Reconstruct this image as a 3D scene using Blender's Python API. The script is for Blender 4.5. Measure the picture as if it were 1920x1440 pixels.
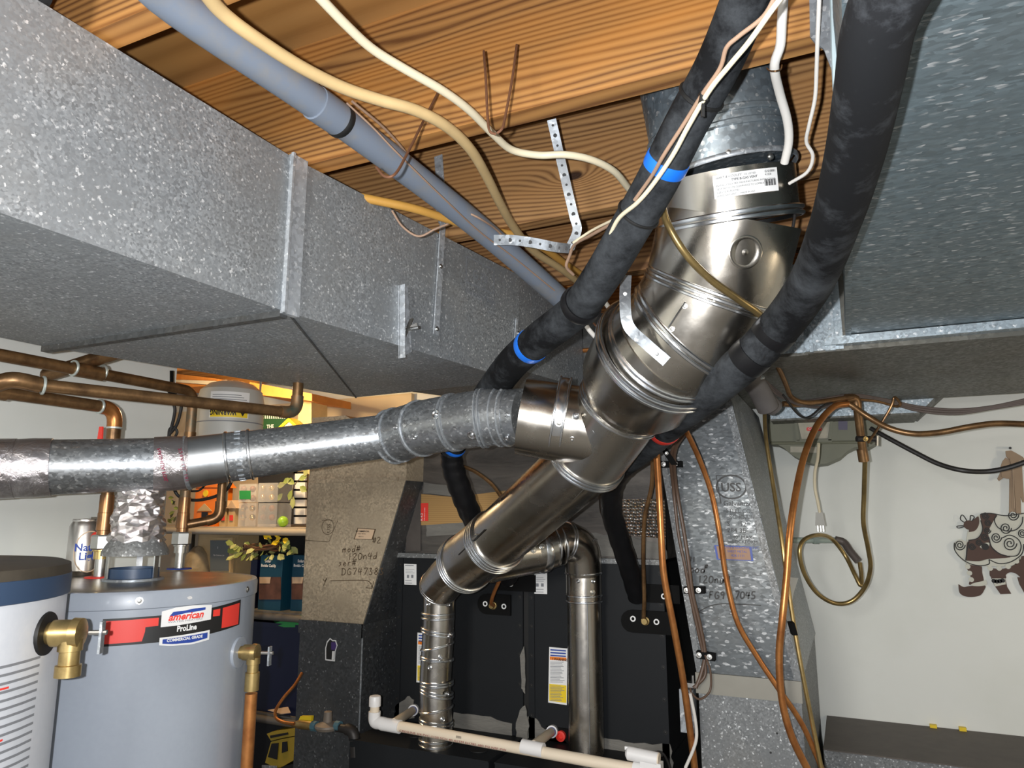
import bpy, bmesh, math, random
from mathutils import Vector, Matrix, noise
for o in list(bpy.data.objects): bpy.data.objects.remove(o)
SC = bpy.context.scene
COL = SC.collection
V = Vector
PI = math.pi
R = random.Random(7)

# ------------------------------------------------------------------ camera, lights, exposure
CAMZ = 1.68
FPX, TH, PS = 1340.0, math.radians(10.3), math.radians(24.8)
cam_d = bpy.data.cameras.new('camera'); cam = bpy.data.objects.new('camera', cam_d); COL.objects.link(cam)
cam.location = (0, 0, CAMZ); cam.rotation_euler = (PI/2 + TH, 0, PS)
cam_d.sensor_width = 36; cam_d.sensor_fit = 'HORIZONTAL'; cam_d.lens = FPX/1920*36
cam_d.clip_start = 0.02
SC.camera = cam
SC.view_settings.view_transform = 'Standard'; SC.view_settings.look = 'None'
SC.view_settings.gamma = 1; SC.view_settings.use_curve_mapping = False
SC.view_settings.exposure = 0.2

w = bpy.data.worlds.new('world'); SC.world = w; w.use_nodes = True
w.node_tree.nodes['Background'].inputs[0].default_value = (0.80, 0.86, 1.0, 1)
w.node_tree.nodes['Background'].inputs[1].default_value = 0.26

def lamp(name, kind, loc, power, color=(1,1,1), size=.1, rot=None, shape=None, size_y=None):
    d = bpy.data.lights.new(name, kind); d.energy = power; d.color = color
    if kind == 'AREA':
        d.size = size
        if size_y: d.shape = 'RECTANGLE'; d.size_y = size_y
    else: d.shadow_soft_size = size
    o = bpy.data.objects.new(name, d); COL.objects.link(o); o.location = loc
    if rot: o.rotation_euler = rot
    return o
fwd = V((-math.sin(PS)*math.cos(TH), math.cos(PS)*math.cos(TH), math.sin(TH)))
rgt = V((math.cos(PS), math.sin(PS), 0)); upv = rgt.cross(fwd)
CP = V((0, 0, CAMZ))
# the phone's flash, just left of the lens
lamp('camera_flash', 'POINT', CP - rgt*.045 + upv*.012 - fwd*.01 , 88, (0.97, 0.98, 1.0), .007)
# basement lamps: one in the open room behind and right of the camera, one in the storage corner; plus an added fill at left
lamp('room_lamp', 'AREA', (1.9, -1.2, 2.3), 26, (1.0, 0.90, 0.74), .9, (math.radians(-32), math.radians(22), 0))
lamp('right_lamp', 'POINT', (1.55, 1.75, 1.75), 13, (1.0, 0.83, 0.60), .12)
ll=lamp('left_wall_fill', 'AREA', (-0.5, -1.5, 2.05), 42, (1.0, 0.97, 0.9), .6)  # unseen fill light added to brighten the left wall and heaters
ll.rotation_euler=(V((-2.1,1.0,1.5))-V((-0.5,-1.5,2.05))).to_track_quat('-Z','Y').to_euler()
lamp('storage_lamp', 'POINT', (-2.45, 2.30, 2.26), 24, (1.0, 0.72, 0.40), .05)

# ------------------------------------------------------------------ picture point -> place in the room
def ray(x, y): return fwd + rgt*((x-960)/FPX) + upv*((720-y)/FPX)
def at(x, y, s=None, X=None, Y=None, z=None, pl=None):
    d = ray(x, y)
    if X is not None: s = (X-CP.x)/d.x
    elif Y is not None: s = (Y-CP.y)/d.y
    elif z is not None: s = (z-CP.z)/d.z
    elif pl is not None: s = (pl[0]-CP).dot(pl[1])/d.dot(pl[1])
    return CP + d*s

# ------------------------------------------------------------------ mesh builder
class MB:
    def __init__(s): s.v=[]; s.f=[]; s.m=[]; s.mi=0
    def add(s, vs, fs):
        b=len(s.v); s.v += [V(p) for p in vs]
        for f in fs: s.f.append([i+b for i in f]); s.m.append(s.mi)
        return s
    def box(s, a, b):
        x0,y0,z0=a; x1,y1,z1=b
        return s.add([(x0,y0,z0),(x1,y0,z0),(x1,y1,z0),(x0,y1,z0),(x0,y0,z1),(x1,y0,z1),(x1,y1,z1),(x0,y1,z1)],
            [(0,3,2,1),(4,5,6,7),(0,1,5,4),(1,2,6,5),(2,3,7,6),(3,0,4,7)])
    def hexa(s, bot, top):
        n=len(bot)
        return s.add(list(bot)+list(top), [tuple(reversed(range(n))), tuple(range(n,2*n))]+[(i,(i+1)%n,n+(i+1)%n,n+i) for i in range(n)])
    def slab(s, poly, off):           # polygon of 3-D points given a thickness vector
        off=V(off); return s.hexa([V(p) for p in poly], [V(p)+off for p in poly])
    def obox(s, c, ux, uy, uz, sx, sy, sz):
        c=V(c); ux=V(ux).normalized()*sx/2; uy=V(uy).normalized()*sy/2; uz=V(uz).normalized()*sz/2
        return s.hexa([c-ux-uy-uz,c+ux-uy-uz,c+ux+uy-uz,c-ux+uy-uz],[c-ux-uy+uz,c+ux-uy+uz,c+ux+uy+uz,c-ux+uy+uz])
    def tube(s, pts, r, seg=16, cap=True, closed=False, flat=None, n0=None):
        pts=[V(p) for p in pts]; n=len(pts)
        if not hasattr(r,'__len__'): r=[r]*n
        t=[]
        for i in range(n):
            a=pts[(i-1)%n] if (closed or i>0) else pts[i]; b=pts[(i+1)%n] if (closed or i<n-1) else pts[i]
            d=b-a
            t.append(d.normalized() if d.length>1e-9 else (t[-1] if t else V((0,0,1))))
        u=n0 or (V((0,0,1)) if abs(t[0].z)<.9 else V((1,0,0)))
        b0=len(s.v)
        for i in range(n):
            u=(u-t[i]*u.dot(t[i])); u.normalize(); w_=t[i].cross(u)
            fl = flat if flat else 1
            for k in range(seg):
                a=2*PI*k/seg; s.v.append(pts[i]+u*(math.cos(a)*r[i])+w_*(math.sin(a)*r[i]*fl))
        m=n if closed else n-1
        for i in range(m):
            j=(i+1)%n
            for k in range(seg):
                s.f.append([b0+i*seg+k,b0+i*seg+(k+1)%seg,b0+j*seg+(k+1)%seg,b0+j*seg+k]); s.m.append(s.mi)
        if cap and not closed:
            s.f.append([b0+k for k in reversed(range(seg))]); s.m.append(s.mi)
            s.f.append([b0+(n-1)*seg+k for k in range(seg)]); s.m.append(s.mi)
        return s
    def lathe(s, c, axis, prof, seg=32, cap=True, uref=None):   # prof: (distance along the axis, radius)
        c=V(c); a=V(axis).normalized(); u=uref or (V((0,0,1)) if abs(a.z)<.9 else V((1,0,0)))
        u=(u-a*u.dot(a)).normalized(); w_=a.cross(u); b0=len(s.v); n=len(prof)
        for (t,r) in prof:
            for k in range(seg):
                q=2*PI*k/seg; s.v.append(c+a*t+u*(math.cos(q)*r)+w_*(math.sin(q)*r))
        for i in range(n-1):
            for k in range(seg):
                s.f.append([b0+i*seg+k,b0+i*seg+(k+1)%seg,b0+(i+1)*seg+(k+1)%seg,b0+(i+1)*seg+k]); s.m.append(s.mi)
        if cap:
            s.f.append([b0+k for k in reversed(range(seg))]); s.m.append(s.mi)
            s.f.append([b0+(n-1)*seg+k for k in range(seg)]); s.m.append(s.mi)
        return s
    def band(s, c, axis, r, wd, h, seg=40, skew=0, phi=0, uref=None):   # a raised rounded bead round a pipe
        c=V(c); a=V(axis).normalized(); u=uref or (V((0,0,1)) if abs(a.z)<.9 else V((1,0,0)))
        u=(u-a*u.dot(a)).normalized(); w_=a.cross(u); b0=len(s.v)
        prof=[(-wd/2,-.0015),(-wd/2,h*.45),(-wd/4,h),(wd/4,h),(wd/2,h*.45),(wd/2,-.0015)]; n=len(prof)
        for (t,dr) in prof:
            for k in range(seg):
                q=2*PI*k/seg; s.v.append(c+a*(t+math.tan(skew)*r*math.cos(q-phi))+(u*math.cos(q)+w_*math.sin(q))*(r+dr))
        for i in range(n):
            j=(i+1)%n
            for k in range(seg):
                s.f.append([b0+i*seg+k,b0+i*seg+(k+1)%seg,b0+j*seg+(k+1)%seg,b0+j*seg+k]); s.m.append(s.mi)
        return s
    def ball(s, c, r, seg=12, sc=(1,1,1)):
        c=V(c); n=seg//2; b0=len(s.v); s.v.append(c+V((0,0,r*sc[2])))
        for i in range(1,n):
            for k in range(seg):
                th=PI*i/n; q=2*PI*k/seg
                s.v.append(c+V((math.sin(th)*math.cos(q)*r*sc[0],math.sin(th)*math.sin(q)*r*sc[1],math.cos(th)*r*sc[2])))
        s.v.append(c-V((0,0,r*sc[2]))); e=len(s.v)-1
        for k in range(seg):
            s.f.append([b0,b0+1+k,b0+1+(k+1)%seg]); s.m.append(s.mi)
            s.f.append([e,b0+1+(n-2)*seg+(k+1)%seg,b0+1+(n-2)*seg+k]); s.m.append(s.mi)
        for i in range(n-2):
            for k in range(seg):
                a_=b0+1+i*seg; s.f.append([a_+k,a_+seg+k,a_+seg+(k+1)%seg,a_+(k+1)%seg]); s.m.append(s.mi)
        return s
    def screw(s, c, nrm, r=.004):
        return s.lathe(V(c)-V(nrm).normalized()*.002, nrm, [(0,r*1.3),(.0026,r*1.3),(.0027,r*.8),(.005,r*.75),(.0056,r*.4)], seg=8)

BASE = {}
def smooth(pts, n=8):
    pts=[V(p) for p in pts]
    if len(pts)<3: return [pts[0].lerp(pts[-1], i/n) for i in range(n+1)]
    out=[]; P=[pts[0]*2-pts[1]]+pts+[pts[-1]*2-pts[-2]]
    for i in range(1,len(P)-2):
        p0,p1,p2,p3=P[i-1:i+3]
        for k in range(n):
            t=k/n
            out.append(.5*((2*p1)+(p2-p0)*t+(2*p0-5*p1+4*p2-p3)*t*t+(3*p1-p0-3*p2+p3)*t**3))
    out.append(pts[-1]); return out
def lerp_list(vals, n):            # per-point values matched to smooth()
    out=[]
    for i in range(len(vals)-1):
        for k in range(n): out.append(vals[i]+(vals[i+1]-vals[i])*k/n)
    out.append(vals[-1]); return out

def mesh_obj(name, mb, mats, base=None, angle=35):
    base=base or V((0,0,0))
    me=bpy.data.meshes.new(name)
    me.from_pydata([tuple(p-base) for p in mb.v], [], mb.f)
    bm=bmesh.new(); bm.from_mesh(me); bmesh.ops.recalc_face_normals(bm, faces=bm.faces)
    bm.to_mesh(me); bm.free()
    if not isinstance(mats,(list,tuple)): mats=[mats]
    for m in mats: me.materials.append(m)
    me.polygons.foreach_set('material_index', mb.m)
    me.polygons.foreach_set('use_smooth', [True]*len(me.polygons))
    me.set_sharp_from_angle(angle=math.radians(angle))
    o=bpy.data.objects.new(name, me); COL.objects.link(o); return o
def thing(name, label, cat, loc=(0,0,0), group=None):
    o=bpy.data.objects.new(name, None); COL.objects.link(o); o.location=loc; o.empty_display_size=.05
    BASE[o]=V(loc); o['label']=label; o['category']=cat
    if group: o['group']=group
    return o
def part(name, mb, mats, parent, angle=35, label=None):
    b=BASE[parent]; o=mesh_obj(name, mb, mats, b, angle); o.parent=parent; BASE[o]=b
    if label: o['label']=label
    return o
def solo(name, mb, mats, label, cat, group=None, angle=35, base=None):
    b=V(base) if base is not None else sum(mb.v, V())/len(mb.v)
    o=mesh_obj(name, mb, mats, b, angle); o.location=b; BASE[o]=b
    o['label']=label; o['category']=cat
    if group: o['group']=group
    return o
def struct(name, mb, mats, angle=35):
    o=mesh_obj(name, mb, mats, None, angle); o['kind']='structure'; BASE[o]=V(); return o
def dup(root, loc, label=None, rotz=0):
    r=root.copy(); COL.objects.link(r); r.location=loc; r.rotation_euler=(0,0,rotz)
    if label: r['label']=label
    def rec(src,dst):
        for ch in src.children:
            c=ch.copy(); COL.objects.link(c); c.parent=dst; rec(ch,c)
    rec(root,r); return r

# ------------------------------------------------------------------ materials
class NT:
    def __init__(s,name):
        s.m=bpy.data.materials.new(name); s.m.use_nodes=True; s.t=s.m.node_tree; s.n=s.t.nodes; s.l=s.t.links
        s.b=s.n['Principled BSDF']
    def new(s,k,**kw):
        n=s.n.new(k)
        for a,b in kw.items(): setattr(n,a,b)
        return n
    def coord(s,sc=(1,1,1),kind='Object',rot=(0,0,0)):
        tc=s.new('ShaderNodeTexCoord'); mp=s.new('ShaderNodeMapping'); mp.inputs['Scale'].default_value=sc; mp.inputs['Rotation'].default_value=rot
        s.l.new(tc.outputs[kind],mp.inputs[0]); return mp.outputs[0]
    def noise(s,co,scale,detail=4,rough=.55,dist=0):
        n=s.new('ShaderNodeTexNoise'); n.inputs['Scale'].default_value=scale; n.inputs['Detail'].default_value=detail
        n.inputs['Roughness'].default_value=rough; n.inputs['Distortion'].default_value=dist
        s.l.new(co,n.inputs['Vector']); return n.outputs[0]
    def vor(s,co,scale,out='Color',feat='F1',rnd=1):
        n=s.new('ShaderNodeTexVoronoi'); n.inputs['Scale'].default_value=scale; n.feature=feat; n.inputs['Randomness'].default_value=rnd
        s.l.new(co,n.inputs['Vector']); return n.outputs[out]
    def ramp(s,fac,stops,interp='LINEAR'):
        r=s.new('ShaderNodeValToRGB'); e=r.color_ramp.elements; r.color_ramp.interpolation=interp
        while len(e)<len(stops): e.new(.5)
        for i,(p,c) in enumerate(stops):
            e[i].position=p; e[i].color=(c if hasattr(c,'__len__') else (c,c,c))[:3]+(1,) if hasattr(c,'__len__') else (c,c,c,1)
        s.l.new(fac,r.inputs[0]); return r.outputs[0]
    def mix(s,fac,a,b,mode='MIX'):
        m=s.new('ShaderNodeMix',data_type='RGBA',blend_type=mode)
        for sock,v in ((m.inputs[0],fac),(m.inputs[6],a),(m.inputs[7],b)):
            if isinstance(v,bpy.types.NodeSocket): s.l.new(v,sock)
            elif hasattr(v,'__len__'): sock.default_value=tuple(v)[:3]+(1,)
            else: sock.default_value=v
        return m.outputs[2]
    def math(s,op,a,b=0):
        m=s.new('ShaderNodeMath',operation=op)
        for i,v in enumerate((a,b)):
            if isinstance(v,bpy.types.NodeSocket): s.l.new(v,m.inputs[i])
            else: m.inputs[i].default_value=v
        return m.outputs[0]
    def bump(s,h,strength=.2,dist=.002):
        b=s.new('ShaderNodeBump'); b.inputs['Strength'].default_value=strength; b.inputs['Distance'].default_value=dist
        s.l.new(h,b.inputs['Height']); s.l.new(b.outputs[0],s.b.inputs['Normal'])
    def set(s,**kw):
        for k,v in kw.items():
            k={'color':'Base Color','rough':'Roughness','metal':'Metallic','spec':'Specular IOR Level','coat':'Coat Weight','alpha':'Alpha','trans':'Transmission Weight'}.get(k,k)
            i=s.b.inputs[k]
            if isinstance(v,bpy.types.NodeSocket): s.l.new(v,i)
            elif hasattr(v,'__len__'): i.default_value=tuple(v)[:3]+(1,)
            else: i.default_value=v
        return s.m

def srgb(r,g,b):
    f=lambda c:(c/255/12.92) if c/255<=.04045 else ((c/255+.055)/1.055)**2.4
    return (f(r),f(g),f(b))
_flat={}
def flat(name,rgb,rough=.6,metal=0,coat=0,noise_amt=.08,bump=0,spec=.5):
    if name in _flat: return _flat[name]
    k=NT(name); co=k.coord(); n=k.noise(co,18,5)
    c=k.mix(k.ramp(n,[(.3,1-noise_amt*2),(.7,1)]),tuple(x*(1-noise_amt*2.5) for x in rgb),rgb)
    m=k.set(color=c,rough=rough,metal=metal,coat=coat,spec=spec)
    if bump: k.bump(k.noise(co,160,3),bump,.001)
    _flat[name]=m; return m

def galv(name, base=(.36,.38,.39), fleck=.75, scale=130, metal=.55, rough=.5, dirt=(.30,.26,.2), dirt_amt=.25, fl_scale=170, stretch=(1,1,1), fl_lo=.66):
    k=NT(name); co=k.coord(stretch)
    v=k.vor(co,scale); g=k.new('ShaderNodeSeparateColor'); k.l.new(v,g.inputs[0])
    lo=tuple(x*.62 for x in base); hi=tuple(min(1,x*1.32) for x in base)
    c=k.mix(g.outputs[0],lo,hi)
    n2=k.noise(co,7,5); c=k.mix(k.ramp(n2,[(.35,0),(.7,1)]),c,tuple(x*.85 for x in base))
    v2=k.vor(co,fl_scale); g2=k.new('ShaderNodeSeparateColor'); k.l.new(v2,g2.inputs[0])
    fl=k.ramp(g2.outputs[1],[(.80,0),(.93,1)])
    fn=k.ramp(k.noise(co,fl_scale*.4,2),[(fl_lo-.2,0),(fl_lo,1)])
    c=k.mix(k.math('MULTIPLY',fl,fn),c,(fleck,fleck*1.03,fleck*1.05))
    d=k.noise(k.coord(),2.2,6,.65); c=k.mix(k.math('MULTIPLY',k.ramp(d,[(.48,0),(.72,1)]),dirt_amt),c,dirt)
    rr=k.math('ADD',k.math('MULTIPLY',g.outputs[1],.22),rough-.1)
    m=k.set(color=c,metal=metal,rough=rr); k.bump(g.outputs[2],.06,.0006); return m

M={}
M['galv_duct']=galv('galvanized_sheet',(.335,.36,.38),.80,240,.45,.5,fl_scale=250)
M['zinc_bright']=galv('bright_zinc_strap',(.52,.56,.60),.9,120,.5,.45,dirt_amt=.15)
M['galv_dark']=galv('dull_galvanized_sheet',(.105,.11,.112),.45,110,.45,.5,dirt=(.15,.115,.07),dirt_amt=.5,fl_lo=.8)
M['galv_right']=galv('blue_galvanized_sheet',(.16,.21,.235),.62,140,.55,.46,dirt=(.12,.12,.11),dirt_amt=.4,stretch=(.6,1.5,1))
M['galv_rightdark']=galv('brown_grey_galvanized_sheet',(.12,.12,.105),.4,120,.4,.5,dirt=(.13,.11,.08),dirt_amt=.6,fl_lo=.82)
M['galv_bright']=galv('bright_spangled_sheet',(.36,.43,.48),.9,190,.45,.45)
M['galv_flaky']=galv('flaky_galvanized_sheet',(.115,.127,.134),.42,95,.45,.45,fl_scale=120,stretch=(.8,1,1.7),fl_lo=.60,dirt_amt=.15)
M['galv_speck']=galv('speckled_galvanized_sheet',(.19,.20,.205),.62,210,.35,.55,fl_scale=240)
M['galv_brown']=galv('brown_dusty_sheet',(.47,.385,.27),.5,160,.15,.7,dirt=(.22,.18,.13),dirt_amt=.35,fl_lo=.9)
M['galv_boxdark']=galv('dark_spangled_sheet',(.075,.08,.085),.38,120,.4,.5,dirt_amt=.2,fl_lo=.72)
M['galv_pipe']=galv('galvanized_pipe',(.34,.36,.38),.8,120,.8,.36,dirt=(.20,.17,.13),dirt_amt=.3,stretch=(1,1,1.4))
M['galv_strap']=galv('zinc_strap',(.36,.39,.42),.75,120,.6,.45,dirt_amt=.15)
M['galv_stack']=galv('blue_spangled_pipe',(.22,.28,.33),.8,110,.7,.4,dirt=(.4,.4,.38),dirt_amt=.5)

def brushed(name,col=(.52,.49,.44),rough=.235,bumpk=.05,stain=(.36,.30,.22),amt=.5):
    k=NT(name); co=k.coord(); n=k.noise(co,5,6,.6); st=k.ramp(n,[(.42,0),(.75,amt)])
    c=k.mix(st,col,stain); r=k.math('ADD',k.math('MULTIPLY',k.noise(co,22,5),.22),rough-.09)
    m=k.set(color=c,metal=1.0,rough=r); k.bump(k.noise(co,60,4),bumpk,.002); return m
M['vent']=brushed('bright_vent_metal')
M['vent_edge']=brushed('polished_bead_metal',(.74,.76,.78),.22,.02,(.5,.5,.5),.2)
M['foil']=None
k=NT('crinkled_foil'); co=k.coord(); v=k.noise(co,26,8,.75,1.2)
M['foil']=k.set(color=k.mix(k.noise(co,9),(.86,.84,.86),(.6,.54,.52)),metal=.95,rough=.2); k.bump(v,.35,.01)
k=NT('foil_tape'); co=k.coord(); v=k.noise(co,40,6,.7,.6)
M['foil_tape']=k.set(color=k.mix(k.noise(co,12),(.62,.60,.62),(.34,.29,.28)),metal=.9,rough=.25); k.bump(v,.5,.008)
def copper(name,a,b,rough=.32,metal=.9):
    k=NT(name); co=k.coord(); n=k.noise(co,24,6,.65)
    m=k.set(color=k.mix(k.ramp(n,[(.35,0),(.68,1)]),a,b),metal=metal,rough=rough); k.bump(k.noise(co,120,3),.05,.001); return m
M['copper']=copper('copper_tube',(.56,.24,.075),(.36,.13,.04),.36,.75)
M['copper_old']=copper('tarnished_copper',(.30,.17,.075),(.12,.065,.03),.38,.7)
M['copper_green']=copper('verdigris_copper',(.34,.17,.07),(.10,.14,.11),.45,.6)
M['brass']=copper('brass',(.62,.46,.20),(.38,.27,.11),.33,.9)
M['brass_tube']=copper('olive_brass_tube',(.42,.30,.12),(.25,.18,.08),.32,.8)
M['solder']=flat('solder',(.55,.60,.56),.4,.5)
M['iron']=flat('black_iron',(.05,.046,.044),.5,.6)
M['steel']=brushed('zinc_steel',(.6,.6,.58),.35,.05,(.3,.28,.25),.4)
k=NT('rubber_foam'); co=k.coord(); n=k.noise(co,6,8,.72)
M['foam']=k.set(color=k.mix(k.ramp(n,[(.46,0),(.72,1)]),(.006,.0065,.0075),(.065,.072,.08)),rough=.85,spec=.15); k.bump(k.noise(co,90,3),.12,.002)
M['tape_black']=flat('black_vinyl_tape',(.006,.006,.007),.42,spec=.3)
M['blue_tape']=flat('blue_tape',(.01,.16,.72),.4)
M['red_tape']=flat('red_tape',(.50,.03,.02),.4)
def wood(name,a,b,c,seed,sc=1.0,knot=None):
    k=NT(name)
    co=k.coord((.28,1.5,3.2)); mp=k.new('ShaderNodeVectorMath',operation='ADD'); k.l.new(co,mp.inputs[0]); mp.inputs[1].default_value=(seed,seed*1.7,seed*.6)
    lown=k.noise(mp.outputs[0],1.1,3,.5,.2)
    sp=k.new('ShaderNodeSeparateXYZ'); k.l.new(k.coord(),sp.inputs[0])
    h=k.math('ADD',k.math('MULTIPLY',k.math('ADD',sp.outputs[2],k.math('MULTIPLY',sp.outputs[1],.8)),210*sc),k.math('MULTIPLY',lown,48*sc))
    core=None
    if knot:
        vd=k.new('ShaderNodeVectorMath',operation='SUBTRACT'); k.l.new(k.coord(),vd.inputs[0]); vd.inputs[1].default_value=knot
        vs_=k.new('ShaderNodeVectorMath',operation='MULTIPLY'); k.l.new(vd.outputs[0],vs_.inputs[0]); vs_.inputs[1].default_value=(.45,0,1)
        vl=k.new('ShaderNodeVectorMath',operation='LENGTH'); k.l.new(vs_.outputs[0],vl.inputs[0]); dl=vl.outputs['Value']
        h=k.math('ADD',h,k.math('MULTIPLY',k.math('POWER',2.718,k.math('MULTIPLY',dl,-26)),22)); core=k.ramp(dl,[(.008,1),(.013,0)])
    s_=k.math('ADD',k.math('MULTIPLY',k.math('SINE',h*1 if False else k.math('MULTIPLY',h,2.2),0),.5),.5)
    fine=k.noise(k.coord((2,60,60)),6,4,.6)
    g=k.math('ADD',k.math('MULTIPLY',s_,.75),k.math('MULTIPLY',fine,.35))
    col=k.mix(k.ramp(g,[(.15,0),(.38,.5),(.95,1)]),b,a)
    big=k.noise(k.coord((.8,3,5)),1.3,3); col=k.mix(k.ramp(big,[(.42,0),(.62,1)]),col,k.mix(.5,col,c))
    if core: col=k.mix(core,col,(.035,.014,.006))
    m=k.set(color=col,rough=.62); k.bump(g,.15,.002); return m
M['joist']=[wood('joist_wood_%s'%n,a,b,c,sd) for n,a,b,c,sd in (
 ('honey',(.36,.19,.065),(.13,.052,.016),(.52,.22,.04),3.1),('amber',(.42,.21,.065),(.14,.055,.016),(.66,.26,.045),9.4),
 ('brown',(.34,.18,.07),(.11,.047,.016),(.46,.21,.06),5.7),('straw',(.40,.23,.09),(.13,.06,.02),(.46,.22,.07),12.9))]
M['plywood']=wood('plywood',(.36,.19,.065),(.20,.095,.03),(.5,.24,.06),20.,.25)
k=NT('painted_wall'); co=k.coord(); n=k.noise(co,3,5); s_=k.noise(co,140,2)
M['wall']=k.set(color=k.mix(k.ramp(n,[(.4,0),(.7,1)]),(.80,.82,.78),(.75,.77,.72)),rough=.75); k.bump(s_,.10,.001)
M['wall_store']=flat('beige_storage_wall',(.72,.58,.38),.8)
M['floor']=flat('concrete_floor',(.16,.155,.145),.8,0,0,.15,.2)
k=NT('grey_pvc_conduit'); co=k.coord(); M['pvc_grey']=k.set(color=k.mix(k.ramp(k.noise(co,30,5),[(.45,0),(.8,.5)]),(.165,.195,.245),(.25,.22,.17)),rough=.5)
M['pvc']=flat('cream_pvc',(.72,.62,.48),.4,0,0,.05)
M['pvc_white']=flat('white_pvc',(.74,.73,.72),.35,0,0,.04)
M['cable_orange']=flat('orange_cable_jacket',(.62,.33,.07),.5,0,0,.15)
M['cable_tan']=flat('tan_cable_jacket',(.60,.43,.21),.5,0,0,.18)
M['cable_cream']=flat('cream_cable_jacket',(.72,.64,.46),.5,0,0,.1)
M['cable_white']=flat('white_cable_jacket',(.66,.64,.60),.5,0,0,.08)
M['cable_dirty']=flat('dusty_brown_wire',(.34,.22,.15),.6,0,0,.2)
M['cable_black']=flat('black_cable',(.02,.018,.017),.5)
M['cable_brown']=flat('brown_cable',(.10,.06,.04),.5)
M['rust']=flat('rusty_nail',(.16,.07,.035),.7,.3)
M['black']=flat('matte_black',(.006,.006,.006),.6)
M['furnace']=flat('charcoal_enamel',(.012,.0135,.0155),.55,0,0,.1,spec=.2)
M['gasket']=flat('black_rubber_plate',(.004,.004,.004),.7,spec=.12)
k=NT('heater_enamel'); co=k.coord(); M['heater']=k.set(color=k.mix(k.noise(co,90,2),(.33,.365,.42),(.30,.335,.39)),rough=.35,coat=.3)
k=NT('white_enamel'); co=k.coord(); M['heater_white']=k.set(color=k.mix(k.noise(co,90,2),(.66,.68,.72),(.58,.61,.66)),rough=.4,coat=.2)
M['heater_top']=brushed('tarnished_steel_lid',(.42,.39,.33),.30,.05,(.10,.09,.07),.7)
M['band_blue']=flat('dark_blue_band',(.035,.065,.125),.45)
M['lid_old']=flat('rusty_grey_lid',(.10,.085,.065),.6,.4,0,.25)
M['white']=flat('white_label',(.80,.80,.79),.5,0,0,.02)
M['red']=flat('red_print',(.80,.05,.035),.45,0,0,.02)
M['print_black']=flat('black_print',(.012,.012,.012),.5)
M['print_blue']=flat('blue_print',(.02,.06,.33),.45)
M['print_grey']=flat('grey_print',(.22,.23,.25),.5)
M['yellow']=flat('yellow_print',(.86,.62,.02),.45)
M['orange']=flat('orange_print',(.85,.22,.02),.45)
M['green']=flat('green_print',(.03,.30,.07),.5)
M['tan_label']=flat('tan_label',(.62,.45,.30),.6)
M['navy']=flat('navy_plastic',(.005,.008,.036),.4)
M['marker']=flat('black_marker',(.015,.014,.013),.5)
M['marker_brown']=flat('brown_marker',(.075,.045,.02),.6)
k=NT('brown_cardboard'); co=k.coord((1,1,1)); sp=k.new('ShaderNodeSeparateXYZ'); k.l.new(co,sp.inputs[0])
s_=k.math('SINE',k.math('MULTIPLY',sp.outputs[2],900),0)
M['cardboard']=k.set(color=k.mix(k.ramp(s_,[(.2,0),(.9,1)]),(.42,.25,.09),(.33,.19,.065)),rough=.75)
k=NT('mastic_smear'); co=k.coord((.6,3,3)); n=k.noise(co,11,8,.7,1)
M['mastic']=k.set(color=k.mix(n,(.26,.25,.22),(.09,.085,.078)),rough=.7); k.bump(n,.6,.01)
k=NT('smudged_foil_board'); co=k.coord((.5,2,2.5)); n=k.noise(co,5,8,.7,.5)
M['foilboard']=k.set(color=k.mix(k.ramp(n,[(.35,0),(.7,1)]),(.075,.07,.066),(.20,.18,.16)),metal=.5,rough=.42); k.bump(n,.3,.006)
k=NT('quilted_foil'); co=k.coord((1,1,1)); v=k.vor(co,95,'Distance',rnd=.35)
M['quilt']=k.set(color=(.78,.77,.74),metal=1,rough=.28); k.bump(v,1.0,.01)
# ------------------------------------------------------------------ lettering
def text2d(s, size=1, bold=0, shear=0, width=None, spacing=1):
    c=bpy.data.curves.new('t','FONT'); c.body=s; c.size=size; c.offset=bold*size; c.shear=shear; c.space_character=spacing
    c.resolution_u=2
    o=bpy.data.objects.new('t',c); COL.objects.link(o)
    me=o.to_mesh(); vs=[(v.co.x,v.co.y) for v in me.vertices]; fs=[tuple(p.vertices) for p in me.polygons]
    o.to_mesh_clear(); bpy.data.objects.remove(o); bpy.data.curves.remove(c)
    if not vs: return [],[],0
    x0=min(v[0] for v in vs); x1=max(v[0] for v in vs)
    k=(width/(x1-x0)) if width else 1
    vs=[((x-x0)*k,y) for x,y in vs]
    return vs,fs,(x1-x0)*k
class Frame:                          # a flat place to print on: origin, right, up, outward
    def __init__(s,o,u,v):
        s.o=V(o); s.u=V(u).normalized(); s.v=V(v); s.v=(s.v-s.u*s.v.dot(s.u)).normalized(); s.n=s.u.cross(s.v)
    def __call__(s,a,b,h=0): return s.o+s.u*a+s.v*b+s.n*h
class Cyl:                            # the same, wrapped round an upright cylinder
    def __init__(s,c,r,ang,z): s.c=V(c); s.r=r; s.a=ang; s.z=z
    def __call__(s,a,b,h=0):
        q=s.a+a/s.r; return V((s.c.x+math.cos(q)*(s.r+h), s.c.y+math.sin(q)*(s.r+h), s.z+b))
def put_text(mb,fr,s,a,b,size,h=.0012,center=False,**kw):
    vs,fs,w_=text2d(s,size,**kw); off=-w_/2 if center else 0
    if vs: mb.add([fr(a+off+x,b+y,h) for x,y in vs],fs)
    return w_
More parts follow.
